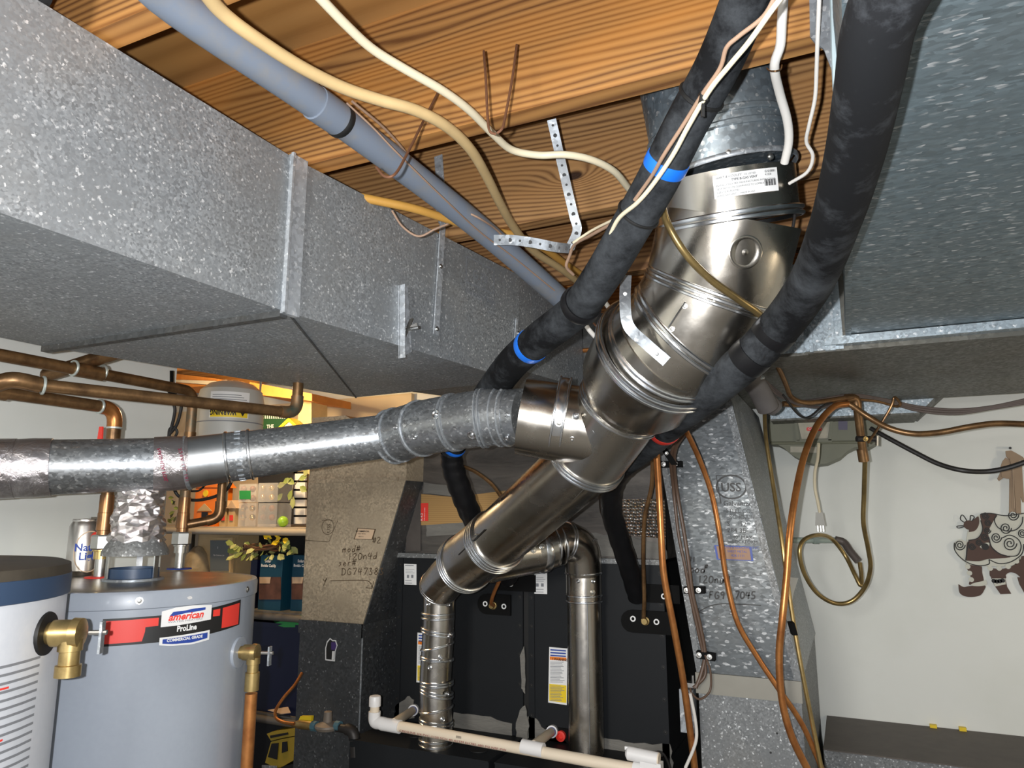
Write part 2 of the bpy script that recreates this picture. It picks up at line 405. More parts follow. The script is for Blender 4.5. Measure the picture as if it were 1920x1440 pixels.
def put_poly(mb,fr,pts,h0=0,h1=.0008,sub=0):
    if sub:                            # rounded surfaces: cut long edges into short pieces, then a strip
        q=[]
        for i in range(len(pts)):
            a=V(pts[i]).to_2d(); b=V(pts[(i+1)%len(pts)]).to_2d()
            n=max(1,int((b-a).length/sub)); q+=[a.lerp(b,j/n) for j in range(n)]
        pts=q
    mb.hexa([fr(p[0],p[1],h0) for p in pts],[fr(p[0],p[1],h1) for p in pts]); return mb
def grid_rect(mb,fr,x0,x1,ylo,yhi,h,n=10):      # ylo/yhi: numbers or functions of x
    lo=ylo if callable(ylo) else (lambda x:ylo); hi=yhi if callable(yhi) else (lambda x:yhi)
    vs=[];fs=[]
    for i in range(n+1):
        x=x0+(x1-x0)*i/n; vs+= [fr(x,lo(x),h),fr(x,hi(x),h)]
    for i in range(n): fs.append((2*i,2*i+2,2*i+3,2*i+1))
    mb.add(vs,fs); return mb
def rrect(x0,y0,x1,y1,r,n=4):
    out=[]
    for cx,cy,a0 in ((x1-r,y1-r,0),(x0+r,y1-r,90),(x0+r,y0+r,180),(x1-r,y0+r,270)):
        for i in range(n+1):
            q=math.radians(a0+90*i/n); out.append((cx+r*math.cos(q),cy+r*math.sin(q)))
    return out
def ribbon(mb,pts,wd,nrm,h=.0006):     # a drawn line lying on a face
    pts=[V(p) for p in pts]; nrm=V(nrm).normalized(); vs=[];fs=[]
    for i,p in enumerate(pts):
        d=(pts[min(i+1,len(pts)-1)]-pts[max(i-1,0)]).normalized(); s_=d.cross(nrm)*wd/2
        vs+=[p+s_+nrm*h,p-s_+nrm*h]
    for i in range(len(pts)-1): fs.append((2*i,2*i+1,2*i+3,2*i+2))
    mb.add(vs,fs)
def strip(mb,pts,wd,th,nrm):           # a bent metal strap: flat bar following points; nrm: facing (one or per point)
    pts=[V(p) for p in pts]; n=len(pts)
    nr=[V(q).normalized() for q in nrm] if isinstance(nrm,list) else [V(nrm).normalized()]*n
    vs=[];fs=[]
    for i,p in enumerate(pts):
        d=(pts[min(i+1,n-1)]-pts[max(i-1,0)]).normalized(); s_=d.cross(nr[i]).normalized()*wd/2; t=nr[i]*th/2
        vs+=[p+s_+t,p-s_+t,p-s_-t,p+s_-t]
    for i in range(n-1):
        for k in range(4): fs.append((4*i+k,4*i+(k+1)%4,4*i+4+(k+1)%4,4*i+4+k))
    fs+=[(3,2,1,0),(4*n-4,4*n-3,4*n-2,4*n-1)]
    mb.add(vs,fs)
GL={ # hand-written capitals and figures as strokes in a 1 x 1.4 cell
'0':[[(.5,1),(.15,.8),(.1,.3),(.4,0),(.8,.2),(.85,.7),(.5,1)]],'1':[[(.4,1),(.45,0)]],'2':[[(.1,.8),(.4,1),(.7,.75),(.1,0),(.9,.02)]],
'3':[[(.1,.9),(.6,1),(.35,.55),(.8,.3),(.5,0),(.1,.1)]],'4':[[(.3,1),(.1,.45),(.9,.5)],[(.7,1),(.6,-.05)]],'5':[[(.85,1),(.3,1),(.2,.55),(.7,.5),(.75,.1),(.1,0)]],
'7':[[(.1,1),(.85,1),(.4,0)]],'8':[[(.7,.85),(.4,1),(.2,.75),(.75,.3),(.5,0),(.15,.25),(.75,.8)]],'9':[[(.75,.7),(.4,.55),(.2,.8),(.5,1),(.8,.8),(.7,0)]],
'D':[[(.15,1),(.2,0)],[(0,1),(.6,.95),(.95,.5),(.6,.02),(0,0)]],'G':[[(.85,.85),(.45,1),(.1,.5),(.4,0),(.85,.15),(.85,.45),(.5,.45)]],'F':[[(.15,1),(.15,0)],[(.15,1),(.8,1)],[(.15,.55),(.65,.55)]],
'6':[[(.7,1),(.2,.5),(.3,.02),(.75,.1),(.7,.45),(.25,.4)]],'#':[[(.35,1),(.25,0)],[(.7,1),(.6,0)],[(.05,.65),(.95,.7)],[(.05,.3),(.9,.35)]],
'm':[[(.05,.6),(.1,0)],[(.1,.45),(.35,.65),(.45,0)],[(.45,.45),(.75,.65),(.85,0)]],'o':[[(.5,.6),(.15,.3),(.45,0),(.8,.3),(.5,.6)]],
'd':[[(.65,.5),(.2,.4),(.2,.05),(.6,.05),(.75,.4)],[(.85,1.1),(.75,0)]],'s':[[(.75,.6),(.3,.6),(.6,.3),(.2,0)]],'e':[[(.2,.3),(.7,.35),(.5,.62),(.15,.3),(.4,0),(.8,.1)]],
'r':[[(.2,.6),(.2,0)],[(.2,.4),(.45,.62),(.75,.58)]],'n':[[(.15,.6),(.2,0)],[(.2,.4),(.5,.62),(.75,.4),(.75,0)]],'a':[[(.7,.55),(.25,.5),(.15,.1),(.6,.05),(.7,.5),(.85,0)]],
'u':[[(.15,.6),(.2,.1),(.6,.05),(.75,.6)],[(.75,.6),(.85,0)]],'l':[[(.4,1.1),(.45,0)]],'M':[[(.05,0),(.15,1),(.45,.3),(.75,1),(.9,0)]]}
def scribble(mb,s,x,y,h,Y,wd,adv=.92,slope=0):    # handwriting on an upright face at depth Y; x,y,h in picture units of that face
    for ch in s:
        if ch in GL:
            for st in GL[ch]:
                P=[at(x+a*h*.72+b*h*.08, y+slope*a-b*h, Y=Y) for a,b in st]
                if len(P)>2: P=smooth(P,3)
                ribbon(mb,P,wd,(0,-1,0),.0012)
        x+=h*adv*.85; y+=slope
# ------------------------------------------------------------------ the setting
ZJ=CAMZ+.70; ZC=CAMZ+.978
YW=3.15
struct('floor', MB().box((-4.6,-3.2,-.1),(3.4,YW+.1,0)), M['floor'])
struct('wall_back', MB().box((-4.6,YW,0),(3.4,YW+.12,ZC)), M['wall'])
struct('wall_left', MB().box((-2.22,-3.2,0),(-2.1,1.74,ZC)), M['wall'])
struct('wall_right', MB().box((3.3,-3.2,0),(3.42,YW,ZC)), M['wall'])
struct('ceiling', MB().box((-4.6,-3.2,ZC),(3.4,YW,ZC+.03)), M['plywood'])
# panelling behind the storage shelves
o=solo('wall_panelling', MB().box((-4.5,YW-.03,0),(-2.02,YW-.001,2.3)), M['wall_store'],'pale beige panelling on the wall behind the storage shelves','panelling')
jn=['first wooden ceiling joist, at the upper left beside the foil covered pipe','wide honey coloured ceiling joist holding two bent nails, nearest full one in view',
    'ceiling joist just behind the vent stack, crossed by the hanging perforated strap','ceiling joist beyond the vent elbow, above the far end of the long duct']
kp=at(1076,330,Y=1.51); KM=wood('joist_wood_knotty',(.40,.22,.085),(.13,.058,.02),(.46,.22,.07),12.9,1.0,(kp.x+.5,0,kp.z-ZJ))
for i in range(-1,6):
    y=.598+.456*i
    xx0,xx1=(-3.9,3.3) if y<1.3 else (-4.5,3.3)
    m=MB().box((-2.09 if y<1.74 else -4.5,y,ZJ),(3.29,y+.042,ZC))
    lb = jn[i] if 0<=i<4 else ('wooden ceiling joist overhead, %s'%{-3:'farthest behind the viewer',-2:'second behind the viewer',-1:'just above the viewer',4:'over the tops of the furnaces',5:'closest to the back wall'}[i])
    solo('ceiling_joist', m, KM if i==2 else M['joist'][(i*3+5)%4 if i!=1 else 1], lb, 'joist', group='wooden ceiling joists', base=(-.5,y,ZJ))

# ------------------------------------------------------------------ long duct on the left
zb=CAMZ+.379; zt=CAMZ+.693
t=thing('supply_duct','long rectangular galvanized air duct hung under the joists on the left','duct',(-1.2,.6,zb))
n0,n1=V((-.985,.30)),V((-.942,1.02)); n2=V((-.842,1.70)); n3=V((-.80,2.32))
def P3(p,z): return V((p[0],p[1],z))
near=[V((-1.01,-1.6)),n1]; l0,l1,l2=V((-1.70,-1.6)),V((-1.648,1.0)),V((-1.40,1.84))
m=MB(); m.hexa([P3(near[0],zb),P3(n1,zb),P3(l1,zb),P3(l0,zb)],[P3(near[0],zt),P3(n1,zt),P3(l1,zt),P3(l0,zt)])
part('straight_section',m,[M['galv_duct']],t)
e1=V((-.828,1.84))
m=MB(); m.hexa([P3(n1,zb),P3(e1,zb-.004),P3(l2,zb-.012)],[P3(n1,zt),P3(e1,zt),P3(l2,zt)])
m.hexa([P3(n1,zb),P3(l2,zb-.012),P3(l1,zb)],[P3(n1,zt),P3(l2,zt),P3(l1,zt)])
m.hexa([P3(e1,zb+.03),P3(n3,zb+.05),V((-1.3,2.32,zb+.05)),P3(l2,zb+.03)],[P3(e1,zt),P3(n3,zt),V((-1.3,2.32,zt)),P3(l2,zt)])
part('transition_section',m,M['galv_duct'],t)
nn=V((1,0.06,0))
m=MB(); c0=V((-.945,1.02,zb-.006)); c1=V((-.945,1.02,zt+.004))
m.hexa([c0+V((.0,-.020,0)),c0+V((.009,-.020,0)),c0+V((.013,.019,0)),c0+V((.0,.019,0))],[c1+V((.0,-.020,0)),c1+V((.009,-.020,0)),c1+V((.013,.019,0)),c1+V((.0,.019,0))])
m.hexa([c0+V((.009,-.024,0)),c0+V((.015,-.024,0)),c0+V((.015,-.018,0)),c0+V((.009,-.018,0))],[c1+V((.009,-.024,0)),c1+V((.015,-.024,0)),c1+V((.015,-.018,0)),c1+V((.009,-.018,0))])
part('joint_cleat',m,M['zinc_bright'],t,label='raised vertical sheet metal cleat over the duct joint')
m=MB().box((-1.655,1.0,zb-.012),(-.945,1.018,zb+.004)); part('bottom_seam',m,M['galv_dark'],t)
# the crease of the tapering piece, a folded rib
m=MB(); m.tube([P3(n1,zb-.002),P3(l2,zb-.013)],.0025,6); part('crease',m,M['galv_dark'],t)
# printed stamp on the far part of the near face
pl=(P3(n1,zb),V((e1-n1).to_3d()).normalized().cross(V((0,0,1))))
fr=Frame(at(875,505,pl=pl), (e1-n1).to_3d(), (0,0,1))
fr.o=at(874,528,pl=pl)+fr.n*.0005
m=MB()
for a,b in (((0,0),(0,.07)),((0,.07),(.13,.07)),((.13,.07),(.13,0)),((.13,0),(0,0))): ribbon(m,[fr(*a),fr(*b)],.003,fr.n)
put_text(m,fr,'G 70',.03,.02,.035); put_text(m,fr,'Galvanized Steel',.0,-.03,.02)
part('printed_stamp',m,M['print_grey'],t)

# straps holding the duct
def hang(pts_px, w_, pl, lab, screws, nm='duct_hanger_strap'):
    P=[at(x,y,pl=pl)+pl[1]*.004 for x,y in pts_px]
    t=thing(nm,lab,'strap',P[-1])
    m=MB(); strip(m,P,w_,.003,pl[1]); part('strap',m,M['zinc_bright'],t)
    for (x,y) in screws: part('screw',MB().screw(at(x,y,pl=pl)+pl[1]*.006,pl[1],.005),M['steel'],t)
    return t
if pl[1].dot(CP-pl[0])<0: pl=(pl[0],-pl[1])
tt=hang([(829,415),(822,520),(815,628)],.017,pl,'long zinc strap screwed to the side of the left duct beside the joint','strap') if False else None
hang([(828,418),(822,520),(815,628)],.020,pl,'long zinc strap screwed down the side of the left duct, hanging from a joist',[(823,500),(816,617)])
m=MB(); a=at(822,292,Y=1.506); b=at(826,350,Y=1.504); c=at(826,392,Y=1.502)
strip(m,[a,b,c,at(829,420,pl=pl)+pl[1]*.004],.024,.003,[V((0,-1,0))]*3+[V((.6,-.8,0))])
solo('joist_strap',m,M['zinc_bright'],'blue grey metal strap running up the joist behind the grey conduit','strap')
# bracket with a wing screw under the joint
t=thing('duct_bracket','small angled zinc bracket with a twisted wing screw on the duct side','bracket',at(750,668,pl=pl))
a=[at(747,535,pl=pl),at(762,538,pl=pl),at(769,660,pl=pl),at(747,672,pl=pl)]
part('plate',MB().slab([p+pl[1]*.002 for p in a],pl[1]*.003),M['zinc_bright'],t)
part('flange',MB().slab([a[0],a[3],a[3]+pl[1]*.02,a[0]+pl[1]*.02],(.0,.002,0)),M['zinc_bright'],t)
for q in ((752,558),(752,604)): part('screw',MB().screw(at(q[0],q[1],pl=pl)+pl[1]*.006,pl[1]),M['steel'],t)
c=at(756,619,pl=pl)+pl[1]*.012
m=MB(); m.tube([c-pl[1]*.01,c+pl[1]*.035],.004,8); m.obox(c+V((.0,.0,0)),(.3,.2,1),(0,1,0),(1,0,0),.055,.004,.008); m.obox(c,(.1,.1,-.2),(1,.9,.7),(0,0,1),.004,.05,.008)
part('wing_screw',m,M['steel'],t)
hang([(967,598),(964,640)],.010,pl,'short narrow metal strap near the far end of the left duct, left of the hose',[(969,625)])

# dark trunk above the furnaces
t=thing('furnace_trunk_duct','dark shadowed duct box above the furnaces behind the black hose','duct',(-.7,2.34,CAMZ+.2))
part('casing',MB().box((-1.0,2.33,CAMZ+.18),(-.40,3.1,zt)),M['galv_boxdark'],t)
part('edge_cleat',MB().box((-.862,2.322,CAMZ+.36),(-.852,2.33,CAMZ+.66)),M['galv_strap'],t)
part('pipe_stub',MB().lathe((-.80,2.33,CAMZ+.565),(1,0,0),[(0,.008),(.05,.008)],10),M['copper'],t)

# ------------------------------------------------------------------ big duct on the right
t=thing('return_duct','large blue grey duct overhead on the right, its underside filling the corner','duct',(.6,.5,CAMZ+.345))
za=CAMZ+.431
Y1=1.90
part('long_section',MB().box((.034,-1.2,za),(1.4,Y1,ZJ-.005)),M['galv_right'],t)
m=MB().box((-.02,Y1-.02,za-.022),(1.4,Y1+.012,za-.002)); m.mi=0
part('bottom_cleat',m,M['galv_bright'],t,label='bright metal slip cleat across the underside of the duct')
m=MB().box((.028,-1.2,za-.004),(.040,Y1-.02,za+.03)); part('edge_seam',m,M['galv_right'],t)
zc=CAMZ+.398; x0=at(1440,690,z=zc).x
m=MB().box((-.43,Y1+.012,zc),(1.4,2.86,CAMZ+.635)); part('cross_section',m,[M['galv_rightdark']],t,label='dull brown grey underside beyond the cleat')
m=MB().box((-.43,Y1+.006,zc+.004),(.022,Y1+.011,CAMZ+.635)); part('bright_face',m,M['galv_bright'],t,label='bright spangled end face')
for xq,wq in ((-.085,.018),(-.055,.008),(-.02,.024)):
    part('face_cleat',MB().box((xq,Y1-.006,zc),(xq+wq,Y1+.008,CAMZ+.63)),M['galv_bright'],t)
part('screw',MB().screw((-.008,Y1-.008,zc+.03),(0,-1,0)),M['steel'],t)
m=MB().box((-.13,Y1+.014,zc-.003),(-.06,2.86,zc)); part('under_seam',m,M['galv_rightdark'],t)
# lower run behind it, with a slanted end
yb_=2.87; zl=CAMZ+.262
pA=at(1443,745,Y=yb_); pB=at(1813,731,Y=yb_); pC=at(1725,773,Y=yb_); pD=at(1445,786,Y=yb_)
t=thing('low_branch_duct','bright speckled duct behind the brown one, slanting up at its right end','duct',pD)
m=MB().slab([pD,pC,pB+V((0,0,.08)),pA+V((0,0,.08))],(0,.26,0)); part('casing',m,M['galv_bright'],t)
dd=V((0,.0,-.004))
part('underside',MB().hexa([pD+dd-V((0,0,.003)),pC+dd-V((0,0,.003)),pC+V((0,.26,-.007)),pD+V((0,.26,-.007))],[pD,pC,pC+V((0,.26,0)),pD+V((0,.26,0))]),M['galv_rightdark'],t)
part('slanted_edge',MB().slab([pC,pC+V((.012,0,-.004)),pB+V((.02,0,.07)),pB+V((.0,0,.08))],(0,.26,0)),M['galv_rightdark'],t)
xs=at(1640,760,Y=yb_).x
part('seam_strip',MB().box((xs,yb_-.004,pD.z+.004),(xs+.035,yb_,pD.z+.13)),M['galv_bright'],t)
# ledge along the foot of the back wall
zl=at(1540,1340,Y=YW).z
t=thing('floor_level_duct','low galvanized duct with a brown dusty top along the back wall','duct',(.6,2.9,zl-.3))
yf=at(1600,1409,z=zl).y
part('casing',MB().box((-.13,yf,0.0),(1.6,YW-.002,zl-.004)),M['galv_speck'],t)
part('top_sheet',MB().box((-.13,yf-.012,zl-.004),(1.6,YW-.002,zl)),flat('brown_dusty_top',(.115,.098,.085),.6,.2,0,.2),t,label='brown grey dusty top sheet')

# ------------------------------------------------------------------ plenum drop on the right
Yp=2.2
t=thing('tapered_plenum','tall leaning galvanized plenum right of the furnaces marked with black writing','plenum',(-.29,2.6,0))
bl=at(1309,1262,Y=Yp); br=at(1501,1284,Y=Yp); tl=at(1216,700,Y=Yp); tr=at(1357,700,Y=Yp)
br.z=bl.z; tr.z=tl.z=CAMZ+.396
rb=V((-.152,3.1,bl.z)); rtp=V((tr.x,3.1,tr.z))
body=MB().hexa([bl,br,V((br.x,3.1,br.z)),V((bl.x,3.1,bl.z))],[tl,tr,V((tr.x,3.1,tr.z)),V((tl.x,3.1,tl.z))])
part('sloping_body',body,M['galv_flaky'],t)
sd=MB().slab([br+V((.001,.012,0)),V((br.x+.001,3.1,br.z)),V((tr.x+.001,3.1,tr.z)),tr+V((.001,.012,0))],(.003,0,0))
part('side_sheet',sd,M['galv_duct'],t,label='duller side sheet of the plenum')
fl=MB().slab([br+V((-.014,-.002,0)),br+V((.004,-.002,0)),tr+V((.004,-.002,0)),tr+V((-.014,-.002,0))],(0,-.004,0))
fl.slab([bl+V((-.003,-.002,0)),bl+V((.014,-.002,0)),tl+V((.014,-.002,0)),tl+V((-.003,-.002,0))],(0,-.004,0))
part('corner_seam',fl,M['galv_speck'],t)
# lower box
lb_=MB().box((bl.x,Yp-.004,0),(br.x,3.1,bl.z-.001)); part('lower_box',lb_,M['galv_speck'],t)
part('joint_strip',MB().box((bl.x-.006,Yp-.012,bl.z-.052),(br.x+.003,Yp-.003,bl.z+.004)),flat('beige_joint',(.26,.25,.215),.55,.3,0,.12),t)
# print and writing
m=MB(); fr=Frame(at(1343,936,Y=Yp),(1,0,0),(0,0,1))
def L(m,*q,wd=.0035): ribbon(m,[at(x,y,Y=Yp) for x,y in q],wd,(0,-1,0),.0012)
L(m,(1352,944),(1343,892),(1398,890),(1420,1000))
cc=at(1371,913,Y=Yp); ring=[cc+V((math.cos(q)*.042,0,math.sin(q)*.034)) for q in [2*PI*i/32 for i in range(33)]]
ribbon(m,ring,.005,(0,-1,0),.0012)
put_text(m,Frame(cc+V((0,-.001,-.013)),(1,0,0),(0,0,1)),'USS',0,0,.036,center=True,bold=.02)
for s,x,y,sz in (('Galvanized',1357,948,.021),('STEEL CORP',1362,961,.016),('SC IDAIION',1368,973,.018),('S     12',1364,986,.019),('284 3E',1364,998,.019),('40  MAX',1374,1010,.015),('     LOCKFORM',1374,1018,.013)):
    put_text(m,Frame(at(x,y,Y=Yp)+V((0,-.001,0)),(1,0,-.02),(0,0,1)),s,0,0,sz)
part('printed_stamp',m,M['marker'],t)
m=MB()
scribble(m,'#1',1290,1053,10,Yp,.0036,slope=.6); scribble(m,'mod',1291,1074,14,Yp,.0040); scribble(m,'#',1322,1066,8,Yp,.0026)
scribble(m,'120nud',1308,1092,13,Yp,.0040,slope=.4); scribble(m,'FG9',1329,1122,13,Yp,.0040,slope=.4); scribble(m,'7045',1377,1122,13,Yp,.0040,slope=.2)
part('handwriting',m,M['marker'],t); m=MB()
ribbon(m,smooth([at(x,y,Y=Yp) for x,y in ((1427,1135),(1360,1132),(1332,1136),(1308,1148))],4),.003,(0,-1,0),.0012)
for q in (((1308,1148),(1311,1139)),((1308,1148),(1319,1150))): ribbon(m,[at(x,y,Y=Yp) for x,y in q],.003,(0,-1,0),.0012)
part('drawn_arrow',m,M['marker'],t)
q=[at(x,y,Y=Yp) for x,y in ((1339,1022),(1409,1025),(1413,1052),(1344,1049))]
lbp=part('sticker',MB().slab([p+V((0,-.001,0)) for p in q],(0,-.001,0)),M['print_blue'],t,label='blue framed brown sticker')
c=sum(q,V())/4
q2=[c+(p-c)*.88 for p in q]; part('sticker_face',MB().slab([p+V((0,-.002,0)) for p in q2],(0,-.0006,0)),flat('brown_sticker',(.33,.18,.10),.5),lbp)
m=MB(); fr=Frame(q[3]+V((.012,-.003,.03)),q[2]-q[3],(0,0,1))
put_text(m,fr,'B.COMMERCIAL INC',0,.003,.012,h=.001); put_text(m,fr,'SHEET METAL',.02,-.008,.009,h=.001); put_text(m,fr,'428-1111',.03,-.020,.010,h=.001)
part('sticker_print',m,M['print_blue'],lbp)
# two holes-and-screws on the lower box
m=MB()
for x,y in ((1457,1375),(1445,1411)): m.lathe(at(x,y,Y=Yp-.004),(0,-1,0),[(0,.003),(.001,.003)],8)
part('screw_hole',m,M['black'],t)
# paper tag on the side
xs=br.x+.006
pq=[V((-.19+a,2.62+b,c)) for a,b,c in ((0,0,0),)]
pl3=(tr+V((.006,0,0)),(V((br.x,0,br.z))-V((tr.x,0,tr.z))).cross(V((0,1,0))).normalized())
tg=[at(x,y,pl=pl3) for x,y in ((1476,1082),(1496,1084),(1487,1112),(1484,1132),(1478,1110))]
n3=pl3[1] if pl3[1].x>0 else -pl3[1]
solo('paper_note',MB().slab(tg,n3*.002),M['white'],'torn white paper note stuck on the right side of the leaning plenum','note')

# ------------------------------------------------------------------ plenum drop on the left
t=thing('tapered_plenum','brown dusty plenum left of the furnaces with a dark box below it','plenum',(-1.75,2.6,0))
a0=at(565,1162,Y=Yp); b0=at(680,1168,Y=Yp); zz=a0.z; b0.z=zz
a1=at(572,905,Y=Yp); b1=at(760,902,Y=Yp); a1.x=a0.x; b1.z=a1.z
zT=CAMZ+.372; a2=V((a0.x,Yp,zT)); b2=V((at(648,742,Y=Yp).x,Yp,zT)); b15=at(762,848,Y=Yp)
yk=2.95
def up(p,z=None): return V((p.x,yk,p.z))
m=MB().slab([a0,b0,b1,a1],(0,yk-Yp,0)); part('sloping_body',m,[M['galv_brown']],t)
m=MB().slab([a1+V((0,.004,0)),b1+V((0,.004,0)),b15+V((0,.004,0)),b2+V((0,.004,0)),a2+V((0,.004,0))],(0,yk-Yp,0)); part('upper_body',m,M['galv_brown'],t)
m=MB().box((a0.x+.04,Yp-.006,a1.z-.004),(b1.x-.03,Yp+.002,a1.z+.012)); part('joint_strip',m,M['galv_brown'],t)
sd=(b1-b0); nn=V((sd.z,0,-sd.x)).normalized()
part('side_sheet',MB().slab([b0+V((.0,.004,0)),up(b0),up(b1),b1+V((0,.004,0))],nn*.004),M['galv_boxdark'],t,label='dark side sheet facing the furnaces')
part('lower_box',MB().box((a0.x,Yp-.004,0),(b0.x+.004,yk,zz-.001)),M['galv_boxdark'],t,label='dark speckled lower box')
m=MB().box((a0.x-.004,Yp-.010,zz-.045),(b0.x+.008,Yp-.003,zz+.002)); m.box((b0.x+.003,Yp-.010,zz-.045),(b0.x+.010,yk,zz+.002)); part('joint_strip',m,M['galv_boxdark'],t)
part('corner_seam',MB().tube([V((b0.x+.004,Yp-.004,0)),V((b0.x+.004,Yp-.004,zz-.04))],.003,6),M['galv_strap'],t)
m=MB(); mk=.0028
scribble(m,'#2',698,1018,11,Yp,mk); scribble(m,'mod#',642,1036,11,Yp,mk,slope=-.6); scribble(m,'120n4d',652,1050,12,Yp,mk,slope=-.4)
scribble(m,'ser#',634,1062,11,Yp,mk,slope=-.5); scribble(m,'DG747383',640,1078,12,Yp,mk,adv=1.0,slope=-.1)
part('handwriting',m,M['marker_brown'],t); m=MB()
ribbon(m,smooth([at(x,y,Y=Yp) for x,y in ((620,1089),(680,1088),(694,1092),(698,1102))],4),mk,(0,-1,0),.0012)
for q in (((698,1102),(701,1090)),((698,1103),(686,1102))): ribbon(m,[at(x,y,Y=Yp) for x,y in q],mk,(0,-1,0),.0012)
ribbon(m,smooth([at(x,y,Y=Yp) for x,y in ((606,1085),(609,1090),(613,1084),(607,1098))],3),mk,(0,-1,0),.0012)
cc=at(615,988,Y=Yp)
ribbon(m,[cc+V((math.cos(q)*.028,0,math.sin(q)*.028)) for q in [2*PI*i/24 for i in range(25)]],.002,(0,-1,0),.0012)
for q in (((604,976),(634,975),(617,1016),(572,1013)),): ribbon(m,[at(x,y,Y=Yp) for x,y in q],.002,(0,-1,0),.0012)
put_text(m,Frame(cc+V((.008,-.001,-.018)),(0,0,1),(-1,0,0)),'USS',-.003,-.005,.022)
part('printed_stamp',m,M['marker_brown'],t)
q=[at(x,y,Y=Yp) for x,y in ((664,1011),(699,1012),(705,992),(671,990))]
lbp=part('sticker',MB().slab([p+V((0,-.001,0)) for p in q],(0,-.001,0)),M['marker_brown'],t,label='tan installer sticker with a brown frame')
c=sum(q,V())/4; part('sticker_face',MB().slab([c+(p-c)*.9+V((0,-.002,0)) for p in q],(0,-.0006,0)),M['tan_label'],lbp)
m=MB(); fr=Frame(q[0]+V((.010,-.003,.022)),(1,0,0),(0,0,1)); put_text(m,fr,'B.COMMERCIAL',0,.004,.0085,bold=.02); put_text(m,fr,'SHEET METAL',.008,-.004,.006); put_text(m,fr,'428-1111',.012,-.014,.006); part('sticker_print',m,M['print_black'],lbp)
# lighter shaped sticker
yy=Yp-.005
def pp(pts,Y): return [at(x,y,Y=Y) for x,y in pts]
out=[(610,1238),(628,1240),(629,1222),(633,1210),(630,1200),(624,1200),(619,1196),(613,1203),(610,1215)]
s_=solo('lighter_sticker',MB().slab(pp(out,yy),(0,-.001,0)),M['white'],'white edged sticker with a purple and black shape on the dark box','sticker')
cin=(620,1219); inn=[(cin[0]+(x-cin[0])*.82,cin[1]+(y-cin[1])*.88) for x,y in out]
part('print',MB().slab(pp(inn,yy-.0012),(0,-.0005,0)),M['print_black'],s_)
part('print',MB().slab(pp([(621,1204),(629,1204),(631,1211),(628,1219),(621,1218)],yy-.002),(0,-.0005,0)),flat('purple_print',(.06,.03,.16),.5),s_)
part('print',MB().slab(pp([(623,1221),(627,1221),(626,1237),(622,1237)],yy-.002),(0,-.0005,0)),M['white'],s_)

# ------------------------------------------------------------------ furnaces
Yf=2.30; zfT=at(900,1047,Y=Yf).z; zdeck=at(860,1392,Y=2.16).z
xl,xm,xr=at(746,1100,Y=Yf).x, at(985,1100,Y=Yf).x, at(1245,1100,Y=Yf).x
for nm,x0,x1,lab in (('L',xl,xm-.008,'left charcoal furnace, behind the vent pipe with the crinkled elbow'),('R',xm+.012,xr,'right charcoal furnace, behind the straight upright vent pipe')):
    t=thing('furnace',lab,'furnace',((x0+x1)/2,2.6,0))
    part('coil_cabinet',MB().box((x0,Yf,zdeck),(x1,3.05,zfT)),M['furnace'],t)
    part('lower_cabinet',MB().box((x0,2.045,0),(x1,3.05,zdeck-.004)),M['furnace'],t)
    part('deck',MB().box((x0,2.04,zdeck-.004),(x1,Yf+.01,zdeck)),M['furnace'],t)
    # raised edge strips
    for xs in (x0,x1-.022): part('edge_strip',MB().box((xs,Yf-.004,zdeck),(xs+.022,Yf,zfT)),M['furnace'],t)
    part('top_trim',MB().box((x0-.01,Yf-.012,zfT-.004),(x1+.005,Yf+.01,zfT+.012)),M['galv_speck'],t)
    for i in range(6):
        z=zdeck+.07+i*(zfT-zdeck-.1)/5
        for xs in (x0+.011,x1-.011): part('screw',MB().screw((xs,Yf-.004,z),(0,-1,0),.005),M['black'],t)
def board(pxs,Y,mat,parent,name,th=.001,label=None):
    return part(name,MB().slab(pp(pxs,Y),(0,-th,0)),mat,parent,label=label)
furn=[o for o in COL.objects if o.name.startswith('furnace') and o.type=='EMPTY' and o.get('category')=='furnace']
fL,fR=furn
def lines(mb,x0,x1,y0,y1,n,Y,wd=.0012,ragged=True):
    for i in range(n):
        y=y0+(y1-y0)*i/max(1,n-1); e=x1-(R.random()*.35*(x1-x0) if ragged else 0)
        ribbon(mb,[at(x0,y,Y=Y),at(e,y+.3,Y=Y)],wd,(0,-1,0),.0016)
for f,(x0,y0,x1,y1) in ((fL,(758,1057,781,1097)),(fR,(999,1072,1026,1114))):
    board([(x0,y0),(x1,y0+1),(x1,y1),(x0+.6,y1-1)],Yf-.001,M['white'],f,'data_sticker',label='small white data sticker')
    m=MB(); w_=x1-x0; h_=y1-y0
    lines(m,x0+2,x1-3,y0+3,y0+4,1,Yf-.002,.003); lines(m,x0+3,x1-3,y0+h_*.26,y0+h_*.42,3,Yf-.002)
    for q in (.25,.6): m.box(*[tuple(v) for v in ((at(x0+w_*q,y0+h_*.66,Y=Yf)+V((0,-.0035,0))),(at(x0+w_*(q+.18),y0+h_*.52,Y=Yf)+V((0,-.003,0))))])
    lines(m,x0+2,x1-6,y0+h_*.78,y0+h_*.9,2,Yf-.002,.002); part('sticker_print',m,M['print_grey'],f)
